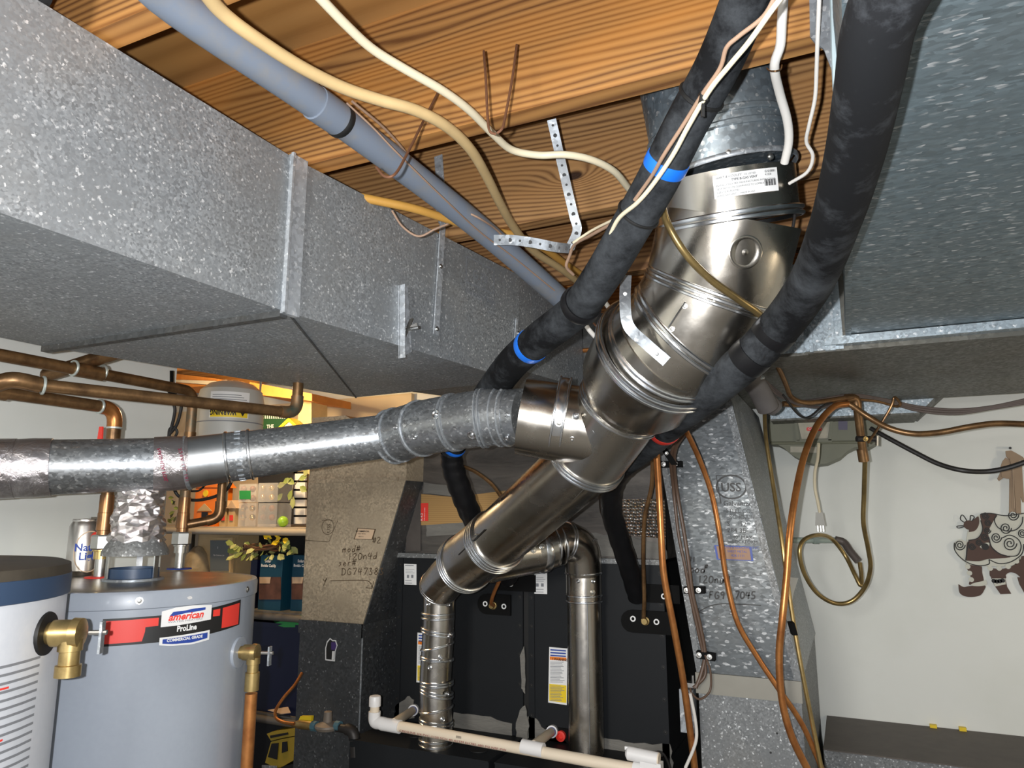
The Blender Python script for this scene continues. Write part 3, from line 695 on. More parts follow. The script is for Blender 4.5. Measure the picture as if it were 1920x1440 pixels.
for f,(x0,y0,x1,y1) in ((fL,(782,1186,812,1283)),(fR,(1029,1213,1064,1322))):
    tp=5 if f is fR else 4
    board([(x0+1,y0),(x1,y0+tp*.6),(x1-1,y1),(x0-1,y1-tp)],Yf-.001,M['white'],f,'warning_label',label='tall white and yellow warning label')
    h_=y1-y0
    board([(x0+1,y1-h_*.365),(x1-2,y1-h_*.365+3),(x1-2,y1-4),(x0+1,y1-tp-3)],Yf-.0025,M['yellow'],f,'yellow_panel',.0006)
    board([(x0+2,y0+h_*.165),(x1-2,y0+h_*.165+2),(x1-2,y0+h_*.165+8),(x0+2,y0+h_*.165+6)],Yf-.0025,M['orange'],f,'orange_bar',.0006)
    m=MB()
    for i in range(3):
        y=y0+4+i*5.2; m.slab(pp([(x0+3,y),(x1-3,y+2),(x1-3,y+4.6),(x0+3,y+2.6)],Yf-.0025),(0,-.0006,0))
    part('blue_bars',m,M['print_blue'],f)
    m=MB(); lines(m,x0+3,x1-4,y0+h_*.26,y0+h_*.60,15,Yf-.0025,.0016); lines(m,x0+3,x1-5,y0+h_*.67,y0+h_*.92,11,Yf-.004,.0016); part('small_print',m,M['print_grey'],f)
    fr=Frame(at(x0+8,y0+h_*.165+6,Y=Yf)+V((0,-.004,0)),(1,0,0),(0,0,1)); m=MB(); put_text(m,fr,'! WARNING',0,0,.010,bold=.02); part('label_title',m,M['print_black'],f)
# rubber plates where the refrigerant lines enter
for f,(cx,cy,wx),pts in ((fL,(937,1133,32),((910,1132),(945,1137))),(fR,(1222,1166,41),((1187,1160),(1231,1166)))):
    c=at(cx,cy,Y=Yf); rr=.034
    prof=[]; hw=wx/1340*2.35-.01
    out=[(c.x-hw+rr*math.cos(q)*1, c.z+rr*math.sin(q)) for q in [PI/2+PI*i/8 for i in range(9)]]+[(c.x+hw,c.z-rr),(c.x+hw,c.z+rr)]
    gp=part('line_plate',MB().slab([V((x,Yf-.005,z)) for x,z in out],(0,-.008,0)),M['gasket'],f)
    for x,y in pts: part('plate_screw',MB().lathe(at(x,y,Y=Yf-.013),(0,-1,0),[(0,.009),(.002,.009),(.0021,.005),(.0005,.005)],14,cap=False),M['white'],gp)
    c2=at(926,1135,Y=Yf-.013) if f is fL else at(1211,1164,Y=Yf-.013)
    part('brass_fitting',MB().lathe(c2,(0,-1,0),[(0,.013),(.008,.013),(.010,.009),(.022,.009),(.022,.006)],16),M['brass'],gp)
    c3=at(960,1092,Y=Yf) if f is fL else at(1222,1112,Y=Yf)
    gp=part('suction_plate',MB().obox(c3+V((.02,-.006,0)),(1,0,0),(0,1,0),(0,0,1),.14,.010,.055),M['gasket'],f)
    x,y=(958,1095) if f is fL else (1245,1118)
    part('plate_screw',MB().lathe(at(x,y,Y=Yf-.012),(0,-1,0),[(0,.009),(.002,.009),(.0021,.005),(.0005,.005)],14,cap=False),M['white'],gp)
# smeared grey sealant along the bottom and in the gap
def blob(pxs,Y,parent,n='sealant_smear',jit=2.2):
    P=[]
    for i in range(len(pxs)):
        a=pxs[i]; b=pxs[(i+1)%len(pxs)]
        for k in range(4):
            q=k/4; P.append((a[0]+(b[0]-a[0])*q+R.uniform(-jit,jit),a[1]+(b[1]-a[1])*q+R.uniform(-jit,jit)))
    return part(n,MB().slab(pp(P,Y),(0,-.003,0)),M['mastic'],parent,label='rough grey sealant smear')
blob([(851,1335),(905,1340),(962,1358),(962,1396),(851,1384)],Yf-.001,fL)
blob([(741,1326),(764,1305),(777,1312),(778,1348),(741,1352)],Yf-.001,fL)
blob([(990,1345),(1001,1343),(1020,1366),(1042,1372),(1064,1392),(1064,1400),(990,1395)],Yf-.001,fR)
blob([(1131,1382),(1190,1392),(1258,1396),(1262,1440),(1131,1430)],Yf-.001,fR)
m=MB()
part('gap_filler',MB().box((xm-.008,Yf+.006,zdeck),(xm+.012,3.0,zfT)),M['black'],fL)
blob([(976,1230),(983,1210),(986,1250),(985,1300),(978,1290)],Yf-.006,fL,jit=1.2); blob([(968,1355),(975,1330),(986,1322),(992,1360),(988,1395),(970,1390)],Yf-.006,fL,jit=1.2)
# foil wrapped box above both furnaces
zi=at(800,846,Y=2.32).z
t=thing('insulated_plenum','smudged foil board box on top of the two furnaces','plenum',(-.99,2.7,zfT))
xL_=at(762,960,Y=2.32).x; xR_=at(1246,960,Y=2.32).x
part('box',MB().box((xL_,2.32,zfT+.012),(xR_,3.05,zi+.07)),M['foilboard'],t)
zc0,zc1=at(830,990,Y=2.319).z,at(830,926,Y=2.319).z
part('cardboard_panel',MB().slab(pp([(790,985),(790,926),(850,932),(965,918),(1000,912),(1000,975),(860,981)],2.319),(0,-.002,0)),M['cardboard'],t,label='bare ribbed cardboard patch')
lbp=part('red_label',MB().slab(pp([(766,978),(766,944),(803,943),(803,977)],2.316),(0,-.001,0)),M['red'],t,label='small red printed label')
m=MB(); fr=Frame(at(791,976,Y=2.3145),(0,0,1),(-1,0,0)); put_text(m,fr,'R-4.2',0,-.004,.013); put_text(m,fr,'FOIL DUCT LINER',0,-.014,.006); part('label_print',m,M['white'],lbp)
part('duct_tape',MB().slab(pp([(762,1033),(762,880),(789,880),(789,1033)],2.3135),(0,-.0008,0)),flat('dull_tape',(.12,.105,.095),.4,.3,0,.2),t,label='brown grey tape strip at the corner')
part('quilted_foil',MB().slab(pp([(1168,1003),(1168,936),(1247,936),(1249,1010)],2.319),(0,-.004,0)),M['quilt'],t,label='shiny quilted foil patch')
blob([(1060,1005),(1100,998),(1165,1004),(1250,1020),(1252,1050),(1060,1040)],2.318,t)
blob([(795,905),(850,912),(850,930),(795,925)],2.3155,t,jit=1); blob([(800,985),(880,978),(905,985),(900,1000),(800,1005)],2.3155,t,jit=1)
# ------------------------------------------------------------------ vent pipes
def ventpipe(mb, P, r, n=6, seg=40):
    Q=smooth(P,n); rr=lerp_list(r,n) if hasattr(r,'__len__') else r
    mb.tube(Q,rr,seg); return Q
def dimple(parent,p,nrm,r=.012,name='rivet_dimple'):
    part(name,MB().lathe(p-nrm*.001,nrm,[(-.002,r),(.0025,r*.92),(.0032,r*.75),(.0018,r*.5),(.0012,r*.33),(.0050,r*.28),(.0062,r*.12)],20),M['vent_edge'],parent)
def surf(c,axis,r,x,y):             # point of a pipe's near side seen at picture point x, y
    a=V(axis).normalized(); d=ray(x,y); o=CP-c
    dd=d-a*d.dot(a); oo=o-a*o.dot(a)
    A=dd.dot(dd); B=2*dd.dot(oo); Cc=oo.dot(oo)-r*r; disc=B*B-4*A*Cc
    s_=(-B-math.sqrt(max(disc,0)))/(2*A); p=CP+d*s_; q=p-c; n=(q-a*q.dot(a)).normalized(); return p,n

# stack going up between the joists
A=at(1326,150,s=1.37); B=at(1358,332,s=1.365); dv=(A-B).normalized()
t=thing('vent_stack','wide blue grey spangled vent pipe rising between the joists','pipe',B)
top=A+dv*((ZC-.01-A.z)/dv.z)
part('pipe',MB().tube([B+dv*.01,top],[.1265,.1300],48),M['galv_stack'],t)
for f_ in (.06,.085): part('bead',MB().band(B+dv*f_,dv,.1285,.012,.004),M['galv_stack'],t)
for x,y in ((1366,286),(1445,293)):
    p,n=surf(B,dv,.1310,x,y); part('screw',MB().screw(p,n,.005),M['steel'],t)
part('sealing_edge',MB().band(B+dv*.004,dv,.1315,.010,.003),M['galv_strap'],t)
# adjustable elbow
t=thing('vent_elbow','large shiny vent elbow with a printed paper label and a round dent','pipe',at(1345,520,s=1.42))
C0=at(1366,414,s=1.375); C1=at(1335,548,s=1.41); C2=at(1292,618,s=1.435); C3=at(1248,655,s=1.47)
part('collar',MB().tube([B,C0],[.1275,.12850],48),M['vent'],t)
def gore(a,b,r0,r1,name,mat=None):
    part(name,MB().tube([a,b],[r0,r1],48),mat or M['vent'],t,angle=60)
ax01=(C1-C0).normalized(); ax12=(C2-C1).normalized(); ax23=(C3-C2).normalized()
part('gore',MB().tube([C0-ax01*.006,C1+ax01*.008,C1+ax01*.04],[.1330,.1325,.124],48),M['vent'],t,angle=60)
part('gore',MB().tube([C1-ax12*.01,C2+ax12*.008,C2+ax12*.045],[.1325,.1318,.124],48),M['vent'],t,angle=60)
gore(C2-ax23*.02,C3+ax23*.004,.12850,.1315,'gore')
def ring(c,axis,r,n=2,sp=.011,wd=.008,h=.004,name='bead',mat=None,par=None):
    for i in range(n): part(name,MB().band(c+axis*((i-(n-1)/2)*sp),axis,r,wd,h,48),mat or M['vent_edge'],par or t)
ring(C0,(C0-B).normalized(),.1330,2); ring(C1,(ax01+ax12).normalized(),.1330,3,.009,.006,.004); ring(C2,(ax12*.4+ax23).normalized(),.1330,2)
# the round dent and rivets
p,n=surf(C0,ax01,.1330,1398,473)
part('round_dent',MB().lathe(p-n*.012,n,[(.012,.030),(.0135,.027),(.011,.022),(.010,.014),(.0115,.006),(.0125,.001)],28,cap=False),M['vent'],t,angle=80,label='round pressed dent')
for x,y in ((1284,574),(1260,617)):
    p,n=surf(C1,ax12,.1330,x,y); part('rivet',MB().screw(p,n,.004),M['steel'],t)
p1,n1=surf(C1,ax12,.1330,1285,566); p2,n2=surf(C1,ax12,.1330,1253,614)
part('seam',MB().tube([p1,p2],.0015,6),M['vent_edge'],t)
# printed label on the collar
av=(C0-B).normalized(); pm,nm_=surf(B,av,.12855,1404,343)
q4=[surf(B,av,.1308,x,y)[0] for x,y in ((1347,362),(1461,366),(1457,327),(1347,324))]
class Wrap:                          # printing wrapped round a pipe
    def __init__(s,c,a,r,p): s.c=c; s.a=a; s.r=r; q=p-c; s.t0=q.dot(a); s.u=(q-a*s.t0).normalized(); s.w=s.u.cross(a)
    def __call__(s,x,y,h=0):
        q=x/s.r; return s.c+s.a*(s.t0-y)+(s.u*math.cos(q)+s.w*math.sin(q))*(s.r+h)
wr=Wrap(B,av,.1308,pm)
if (wr(.02,0)-wr(0,0)).dot(rgt)<0: wr.w=-wr.w
m=MB(); grid_rect(m,wr,-.060,.054,-.019,.021,.0022,14); lb=part('paper_label',m,M['white'],t,label='white rectangular paper label')
m=MB(); H=.003
put_text(m,wr,'TYPE B-GAS VENT',-.030,.0075,.0055,h=H,bold=.02); put_text(m,wr,'G 018061',.028,.014,.0055,h=H,bold=.02); put_text(m,wr,'4 058',.028,.0085,.0055,h=H)
put_text(m,wr,'HART & COOLEY',-.055,.014,.0055,h=H,shear=.3); put_text(m,wr,'UL LISTED',-.008,.014,.0045,h=H)
for i,s_ in enumerate(('INSTALL ONLY PER MANUFACTURERS INSTRUCTIONS','TEST WITH 1 IN CLEARANCE TO COMBUSTIBLES','SIZES 10 IN ROUND')): put_text(m,wr,s_,-.055,.001-.0058*i,.0042,h=H)
put_text(m,wr,'LISTED GAS VENT      MADE IN USA',-.055,-.0165,.004,h=H)
for i in range(13): grid_rect(m,wr,.026+i*.0018,.0268+i*.0018+(.0006 if i%3 else 0),-.009,.002,H,1)
part('label_print',m,M['print_black'],lb)
# reducer at the lower end of the elbow
t=thing('vent_reducer','shiny reducer collar between the vent elbow and the wye','pipe',at(1225,690,s=1.52))
C4=at(1232,668,s=1.485); C5=at(1198,715,s=1.56); C6=at(1176,742,s=1.62)
a34=(C5-C3).normalized()
part('upper_collar',MB().tube([C3-a34*.03,C4],[.128,.128],48),M['vent'],t)
part('body',MB().tube([C4-a34*.012,C5,C5+a34*.012,C6],[.136,.130,.122,.098],48),M['vent'],t)
ring(C3-a34*.012,a34,.130,2,.010,.007,.004); ring(C4-a34*.012,a34,.137,2,.014,.009,.006)
for x,y in ((1247,672),): 
    pass
# zinc hanger strap round the joint
P=[surf(C3,ax23,.142,1185,545)[0]+V((-.02,-.0,.0)),]
s0=at(1174,516,s=1.38); s1=at(1172,560,s=1.345); s2=at(1178,610,s=1.33); s3=at(1212,645,s=1.335); s4=at(1250,678,s=1.335)
n0=(-ray(1180,580)).normalized()
t2=thing('vent_hanger_strap','bent zinc strap screwed to the upper left of the vent reducer','strap',s0)
m=MB(); strip(m,smooth([s0,s1,s2,s3,s4],5),.021,.003,n0); part('strap',m,M['galv_strap'],t2)
part('screw',MB().screw(at(1232,664,s=1.335),n0,.004),M['steel'],t2); part('screw',MB().screw(at(1172,551,s=1.346),n0,.0025),M['steel'],t2)

# wye
W0=at(1172,748,s=1.62); W1=at(1098,862,s=1.74); aw=(W1-W0).normalized(); J=at(1128,805,s=1.68)
t=thing('vent_wye','shiny vent wye where the pipe from the water heaters joins','pipe',J)
part('body',MB().tube([W0,W1],[.100,.093],48),M['vent'],t)
K=at(978,780,s=1.70); ak=(K-J).normalized()
part('branch',MB().tube([J,K],[.094,.091],48),M['vent'],t)
ring(W0+aw*.012,aw,.100,3,.010,.007,.005); ring(W1-aw*.006,aw,.094,3,.009,.006,.005)
kk=at(1050,783,s=1.69); part('band_clamp',MB().band(kk,ak,.092,.030,.004,48),M['vent_edge'],t); ring(kk,ak,.096,2,.024,.005,.003)
p,n=surf(kk,ak,.096,1048,793); part('screw',MB().screw(p,n,.007),M['steel'],t)
for x,y in ((1073,824),(1075,843),(1080,780)):
    p,n=surf(kk,ak,.094,x,y); dimple(t,p,n,.009)
p1,n1=surf(W0,aw,.097,1093,725); p2,n2=surf(W0,aw,.096,1108,800); p3,n3_=surf(W0,aw,.095,1145,842)
part('seam',MB().tube(smooth([p1,p2,p3],6),.0015,6),M['vent_edge'],t)
# adjustable elbow from the heaters
t=thing('flue_elbow','crinkled galvanized elbow between the straight flue and the wye','pipe',at(850,795,s=1.78))
e=[at(738,818,s=1.88),at(790,803,s=1.83),at(850,792,s=1.79),at(905,784,s=1.75),at(958,781,s=1.72)]
part('body',MB().tube(smooth(e,6),.070,44),M['galv_pipe'],t,angle=60)
part('inner_sleeve',MB().tube([at(945,781,s=1.73),at(985,780,s=1.70)],.066,36),M['galv_pipe'],t)
def dirn(i): return (e[min(i+1,4)]-e[max(i-1,0)]).normalized()
ring(e[0]+dirn(0)*.006,dirn(0),.070,2,.022,.006,.004,mat=M['galv_strap'])
part('bead',MB().band(e[1],dirn(1),.070,.009,.004,40,skew=-.22,uref=-ray(790,800)),M['galv_strap'],t)
for o_ in (-.005,.005): part('bead',MB().band(e[2]+dirn(2)*o_,dirn(2),.070,.006,.004,40),M['galv_strap'],t)
for o_ in (-.004,.006): part('bead',MB().band(e[3]+dirn(3)*o_,dirn(3),.070,.006,.004,40,skew=.25,uref=-ray(905,784)),M['galv_strap'],t)
ring(at(945,781,s=1.73),dirn(4),.070,2,.020,.006,.004,mat=M['galv_strap'])
for x,y,c_ in ((818,777,2),(885,816,3),(950,778,4),(950,822,4),(778,820,1),(742,802,0)):
    p,n=surf(e[c_],dirn(c_),.071,x,y); dimple(t,p,n,.013 if c_ in(2,3) else .006)
# straight flue, tee and foil covered run
t=thing('straight_flue','smooth round galvanized flue pipe between the tee and the crinkled elbow','pipe',at(600,832,s=1.84))
F0=at(462,853,s=1.80); F1=at(745,815,s=1.88)
part('pipe',MB().tube([F0,F1],[.060,.057],40),M['galv_pipe'],t)
t=thing('flue_tee','short flue tee with a crimped collar above the foil wrapped stack','tee pipe',at(400,862,s=1.78))
G0=at(352,868,s=1.765); G1=at(428,857,s=1.79); G2=at(470,852,s=1.805)
part('body',MB().tube([G0,G1],[.0635,.061],40),brushed('clean_galvanized',(.62,.65,.68),.35,.1,(.4,.4,.4),.3),t)
part('crimped_collar',MB().tube([G1,G2],[.062,.062],40),M['galv_pipe'],t)
ag=(G2-G0).normalized()
ring(G0,ag,.063,1,.01,.010,.004,mat=M['galv_strap']); ring(G1,ag,.061,1,.01,.008,.004); ring(G2,ag,.061,1,.01,.008,.004)
for i in range(22):
    q=2*PI*i/22; u=V((0,0,1)); u=(u-ag*u.dot(ag)).normalized(); w_=ag.cross(u); o_=u*math.cos(q)+w_*math.sin(q)
    c_=G1.lerp(G2,.55)+o_*.062; part('crimp',MB().obox(c_,ag,o_,ag.cross(o_),.014,.003,.005),M['galv_strap'],t)
t=thing('foil_taped_flue','galvanized flue pipe patched with foil tape above the two water heaters','pipe',at(180,870,s=1.68))
H0=at(-160,884,s=1.53); H1=at(0,875,s=1.60); H2=at(352,868,s=1.765)
part('pipe',MB().tube([H0-(H2-H0)*.9,H0,H2],[.064,.064,.0625],44),M['galv_pipe'],t)
ah=(H2-H0).normalized()
def wrapb(a,b,mat,r=.0665,lab=None,nm='foil_tape_band'):
    m=MB().tube([H0.lerp(H2,a),H0.lerp(H2,(a+b)/2),H0.lerp(H2,b)],[r,r+.001,r],44); part(nm,m,mat,t,label=lab)
fr_=lambda x:(at(x,875,pl=(H0,(fwd-ah*fwd.dot(ah)).normalized()))-H0).dot(ah)/(H2-H0).length
wrapb(fr_(-120),fr_(30),M['foil_tape'],.0672); wrapb(fr_(30),fr_(98),M['foil_tape'],.0662,'wrinkled foil tape band'); wrapb(fr_(288),fr_(350),M['foil_tape'],.0655,'foil tape band with red lettering')
m=MB(); pm,_=surf(H0,ah,.0670,300,875); wr=Wrap(H0,ah,.0668,pm)
vdn=wr(.01,0)-wr(0,0)
if vdn.z>0: wr.w=-wr.w
class Rot:
    def __init__(s,f,x0,y0,a): s.f=f; s.x=x0; s.y=y0; s.c=math.cos(a); s.s=math.sin(a)
    def __call__(s,x,y,h=0): return s.f(s.x+x*s.c-y*s.s, s.y+x*s.s+y*s.c, h)
ro=Rot(wr,-.045,.0,math.radians(-12)); put_text(m,ro,'NASHUA FOIL',0,-.0,.011,h=.001,bold=.02,width=.085)
ro=Rot(wr,-.045,-.045,math.radians(-12)); put_text(m,ro,'324A UL 181',0,0,.011,h=.001,width=.085)
part('tape_print',m,flat('dark_red_print',(.22,.02,.05),.5),t)
p,n=surf(H0,ah,.066,32,860)

# diagonal pipe down to the furnaces
D0=at(1097,866,s=1.745); D1=at(925,1018,s=2.06); ad=(D1-D0).normalized()
t=thing('diagonal_vent_pipe','long shiny vent pipe slanting from the wye down to the tee','pipe',at(1000,950,s=1.9))
part('pipe',MB().tube([D0,D1],[.083,.083],48),M['vent'],t)
p1,_=surf(D0,ad,.0832,1106,905); p2,_=surf(D0,ad,.0832,985,1030); part('seam',MB().tube([p1,p2],.0012,6),M['vent_edge'],t)
# tee near the furnaces
t=thing('vent_tee','short shiny vent tee between the diagonal pipe and the two furnace flues','tee pipe',at(905,1035,s=2.12))
D2=at(872,1056,s=2.18)
part('body',MB().tube([D1-ad*.02,D2],[.086,.086],48),M['vent'],t)
ring(D1-ad*.01,ad,.085,4,.012,.007,.006); ad2=(D2-D1).normalized(); ring(D2,ad2,.086,3,.011,.007,.005)
p1,_=surf(D1,ad2,.0866,909,993); p2,_=surf(D1,ad2,.0866,860,1040); part('seam',MB().tube([p1,p2],.0018,6),M['black'],t)
for x,y in ((882,1012),(871,1026),(893,1003)):
    p,n=surf(D1,ad2,.0868,x,y); part('rivet',MB().screw(p,n,.003),M['steel'],t)
N0=at(915,1045,s=2.14); N1=at(1002,1034,s=2.20); N2=at(1045,1022,s=2.23)
an=(N1-N0).normalized()
part('branch',MB().tube([N0,N1],[.075,.066],40),M['vent'],t)
part('branch_collar',MB().tube([N1-an*.01,at(1038,1024,s=2.22)],[.066,.0645],40),M['vent'],t)
part('band_clamp',MB().band(at(1016,1031,s=2.21),an,.066,.026,.004,40),M['vent_edge'],t)
p,n=surf(N1,an,.068,1017,1025); part('screw',MB().screw(p,n,.007),M['steel'],t)
p,n=surf(N1,an,.068,1000,1031); part('screw',MB().screw(p,n,.008),M['steel'],t)
m=MB(); wr=Wrap(N1,an,.0662,surf(N1,an,.0662,1032,1001)[0]); grid_rect(m,wr,-.016,.016,-.012,.010,.001,4); part('paper_label',m,M['white'],t)
# right furnace flue
q0=at(1040,1023,s=2.215); q1=at(1062,1014,s=2.235); q2=at(1088,1030,s=2.26); q3=at(1094,1072,s=2.275)
vx,vy=q3.x,q3.y
t=thing('right_furnace_flue','straight shiny flue pipe running down in front of the right furnace','pipe',V((vx,vy,zdeck)))
part('elbow',MB().tube(smooth([q0,q1,q2,q3],5),.058,36),M['vent'],t,angle=60)
part('pipe',MB().tube([q3-V((0,0,.06)),V((vx,vy,zdeck+.001))],.0535,40),M['vent'],t)
part('upper_sleeve',MB().tube([q3+V((0,0,.01)),q3-V((0,0,.085))],.056,40),M['vent'],t)
ring(q1,(q2-q0).normalized(),.058,2,.009,.006,.003); ring(q2,V((.5,.1,-.8)).normalized(),.058,1,.009,.006,.003); ring(q3-V((0,0,.004)),V((0,0,1)),.057,1,.01,.007,.003)
for i in (0,1): ring(q3-V((0,0,.072+.018*i)),V((0,0,1)),.056,1,.01,.006,.003)
ring(q0+V((0.006,0,0)),an,.059,2,.022,.006,.003)
for dz in (.08,): p,n=surf(q3,V((0,0,1)),.058,1112,1111); part('screw',MB().screw(p,n,.006),M['steel'],t)
for x,y in ((1112,1090),(1084,1090)): p,n=surf(q3,V((0,0,1)),.056,x,y); dimple(t,p,n,.007)
p1,_=surf(q3,V((0,0,1)),.0537,1101,1120); part('seam',MB().tube([p1,V((p1.x,p1.y,zdeck+.02))],.0014,6),M['vent_edge'],t)
# left furnace flue with crinkled lower elbow
r0=at(876,1054,s=2.17); r1=at(845,1077,s=2.24); r2=at(824,1100,s=2.30); r3=at(823,1130,s=2.33)
lx,ly=r3.x,r3.y
t=thing('left_furnace_flue','crinkled shiny flue pipe running down in front of the left furnace','pipe',V((lx,ly,zdeck)))
part('elbow',MB().tube(smooth([r0,r1,r2],5),[.064]*11,40),M['vent'],t,angle=60)
zt0=r3.z+.05
hts=[zt0,zt0-.12,zt0-.21,zt0-.34,zt0-.44,zdeck+.002]
zz_=[]; m=MB(); pth=[V((lx,ly,zt0+.02)),V((lx,ly,zt0-.10)),V((lx-.004,ly,zt0-.2)),V((lx-.008,ly,zt0-.3)),V((lx-.002,ly,zt0-.42)),V((lx,ly,zt0-.5)),V((lx,ly,zdeck+.002))]
m.tube(smooth(pth,4),.0505,40); part('pipe',m,M['vent'],t,angle=60)
ring(r2,(r3-r1).normalized(),.062,2,.01,.006,.003)
hgt=zt0-zdeck; ur=-ray(822,1250)
for f_,sk in ((.17,0),(.20,0),(.28,-.30),(.30,-.30),(.38,.42),(.455,-.20),(.46,.0),(.60,.0),(.62,.05),(.66,-.30),(.68,-.33),(.77,.30),(.84,-.18),(.86,-.18),(.955,0),(.985,0)):
    ux=rgt if True else ur
    part('bead',MB().band(V((lx-.003,ly,zt0-hgt*f_)),V((0,0,1)),.051,.007,.004,36,skew=sk*.55,uref=ux),M['vent_edge'],t)
for x,y in ((803,1133),(840,1134),(826,1233),(806,1252),(838,1301),(830,1349),(845,1190)):
    p,n=surf(V((lx,ly,1)),V((0,0,1)),.052,x,y); dimple(t,p,n,.008)

# ------------------------------------------------------------------ water heaters
def hit(x,y,c,r): return surf(V((c[0],c[1],0)),V((0,0,1)),r,x,y)[0]
HC=(-1.56,1.22); HR=.278; HZ=1.525
t=thing('water_heater','grey tank water heater with a red black and blue banner label','water heater',(HC[0],HC[1],0))
part('tank',MB().lathe((HC[0],HC[1],.02),(0,0,1),[(0,HR),(HZ-.05,HR)],72),M['heater'],t)
part('top_rim',MB().lathe((HC[0],HC[1],HZ-.068),(0,0,1),[(.030,HR),(.032,HR+.0035),(.060,HR+.0035),(.066,HR+.001),(.0665,HR-.01)],72,cap=False),M['heater'],t)
part('lid',MB().lathe((HC[0],HC[1],HZ-.02),(0,0,1),[(0,HR-.004),(.016,HR-.004),(.0185,HR-.012),(.0195,.16),(.0200,.10)],72),M['heater_top'],t,label='shiny tarnished steel lid')
for x in (70,261,464):
    p=hit(x,1130 if x<300 else 1100,HC,HR+.0035); p.z=HZ-.020
    part('rim_screw',MB().screw(p,V((p.x-HC[0],p.y-HC[1],0)),.006),M['steel'],t)
def UZ(x,y):
    p=hit(x,y,HC,HR+.001); q=math.atan2(p.y-HC[1],p.x-HC[0]); return q,p.z
q0_,z0_=UZ(345,1175); cf=Cyl((HC[0],HC[1]),HR,q0_,z0_)
def uz(x,y): q,z=UZ(x,y); return ((q-q0_)*HR,z-z0_)
def band_px(mb,top,bot,h,n=16):        # area between two picture polylines wrapped on the tank
    T=[uz(*p) for p in top]; B_=[uz(*p) for p in bot]
    def f(L):
        L=sorted(L)
        def g(x):
            for i in range(len(L)-1):
                if x<=L[i+1][0] or i==len(L)-2:
                    q=(x-L[i][0])/(L[i+1][0]-L[i][0]+1e-9); return L[i][1]+(L[i+1][1]-L[i][1])*q
        return g
    x0=max(min(p[0] for p in T),min(p[0] for p in B_)); x1=min(max(p[0] for p in T),max(p[0] for p in B_))
    grid_rect(mb,cf,x0,x1,f(B_),f(T),h,n)
lb=MB(); band_px(lb,[(193,1161),(300,1154),(400,1139),(452,1124)],[(188,1213),(300,1204),(400,1187),(449,1171)],.0008,24)
lb_o=part('banner_label',lb,M['print_black'],t,label='black banner with red ends')
m=MB(); band_px(m,[(199,1165),(240,1162.5),(272,1160)],[(195,1208),(240,1205),(266,1202.5)],.0014,8)
band_px(m,[(272,1160),(298,1158)],[(272,1176),(298,1173)],.0014,4); band_px(m,[(266,1160.6),(274,1160)],[(266,1202),(274,1178)],.0014,2)
part('red_block',m,M['red'],lb_o); m=MB()
band_px(m,[(399,1144),(413,1141)],[(399,1156),(413,1154)],.0014,3); band_px(m,[(413,1141),(449,1130)],[(415,1178),(447,1170)],.0014,6)
part('red_block',m,M['red'],lb_o)
m=MB(); band_px(m,[(302,1147),(330,1139),(360,1135),(397,1134)],[(301,1176),(330,1173),(360,1168),(396,1161)],.0016,12)
band_px(m,[(299,1196),(345,1190),(393,1181)],[(298,1210),(320,1211),(360,1208),(392,1199)],.0016,12)
part('white_panels',m,M['white'],lb_o)
m=MB(); band_px(m,[(304,1199),(345,1193.5),(389,1185.5)],[(304,1207),(325,1207.5),(360,1204.5),(388,1196)],.0022,10)
band_px(m,[(318,1155),(325,1147),(345,1145),(362,1141),(385,1138.5)],[(318,1156.5),(335,1152.5),(350,1149),(362,1147.5),(385,1143)],.0022,12)
part('blue_print',m,M['print_blue'],lb_o)
sl=math.atan2(uz(385,1150)[1]-uz(315,1161)[1], uz(385,1150)[0]-uz(315,1161)[0])
def ctext(s,x,y,width,mat,nm,**kw):
    u,z=uz(x,y); m=MB(); put_text(m,Rot(cf,u,z,kw.pop('ang',0)),s,0,0,kw.pop('size'),h=.0027,width=width,**kw); part(nm,m,mat,lb_o)
ww=lambda xa,ya,xb,yb: uz(xb,yb)[0]-uz(xa,ya)[0]
ctext('american',315,1164,ww(315,1164,381,1153),M['red'],'brand_print',size=.020,bold=.03,shear=.3)
ctext('WATER HEATERS',314,1168.5,ww(314,1168,379,1157),M['print_grey'],'small_print',size=.005)
ctext('ProLine',331,1184,ww(331,1184,368,1178),M['white'],'product_print',size=.016,bold=.04)
ctext('COMMERCIAL GRADE',312,1203.8,ww(312,1203,379,1192),M['white'],'grade_print',size=.008,bold=.04)
# draft hood over the flue hole
fx,fy=HC
part('flue_collar',MB().lathe((fx,fy,HZ),(0,0,1),[(0,.060),(.006,.060),(.0065,.056),(.028,.055),(.0285,.050),(.004,.048)],40,cap=False),M['band_blue'],t)
part('collar_rim',MB().lathe((fx,fy,HZ),(0,0,1),[(0,.068),(.005,.067),(.006,.056)],40,cap=False),M['galv_strap'],t)
for q in (-1.9,0.2,2.3): part('hood_leg',MB().obox((fx+.060*math.cos(q),fy+.060*math.sin(q),HZ+.03),(math.cos(q),math.sin(q),0),(-math.sin(q),math.cos(q),0),(0,0,1),.003,.014,.062),M['vent_edge'],t)
part('draft_hood',MB().lathe((fx,fy,HZ+.058),(0,0,1),[(0,.074),(.010,.073),(.026,.064),(.04,.054)],44,cap=False),M['galv_speck'],t)
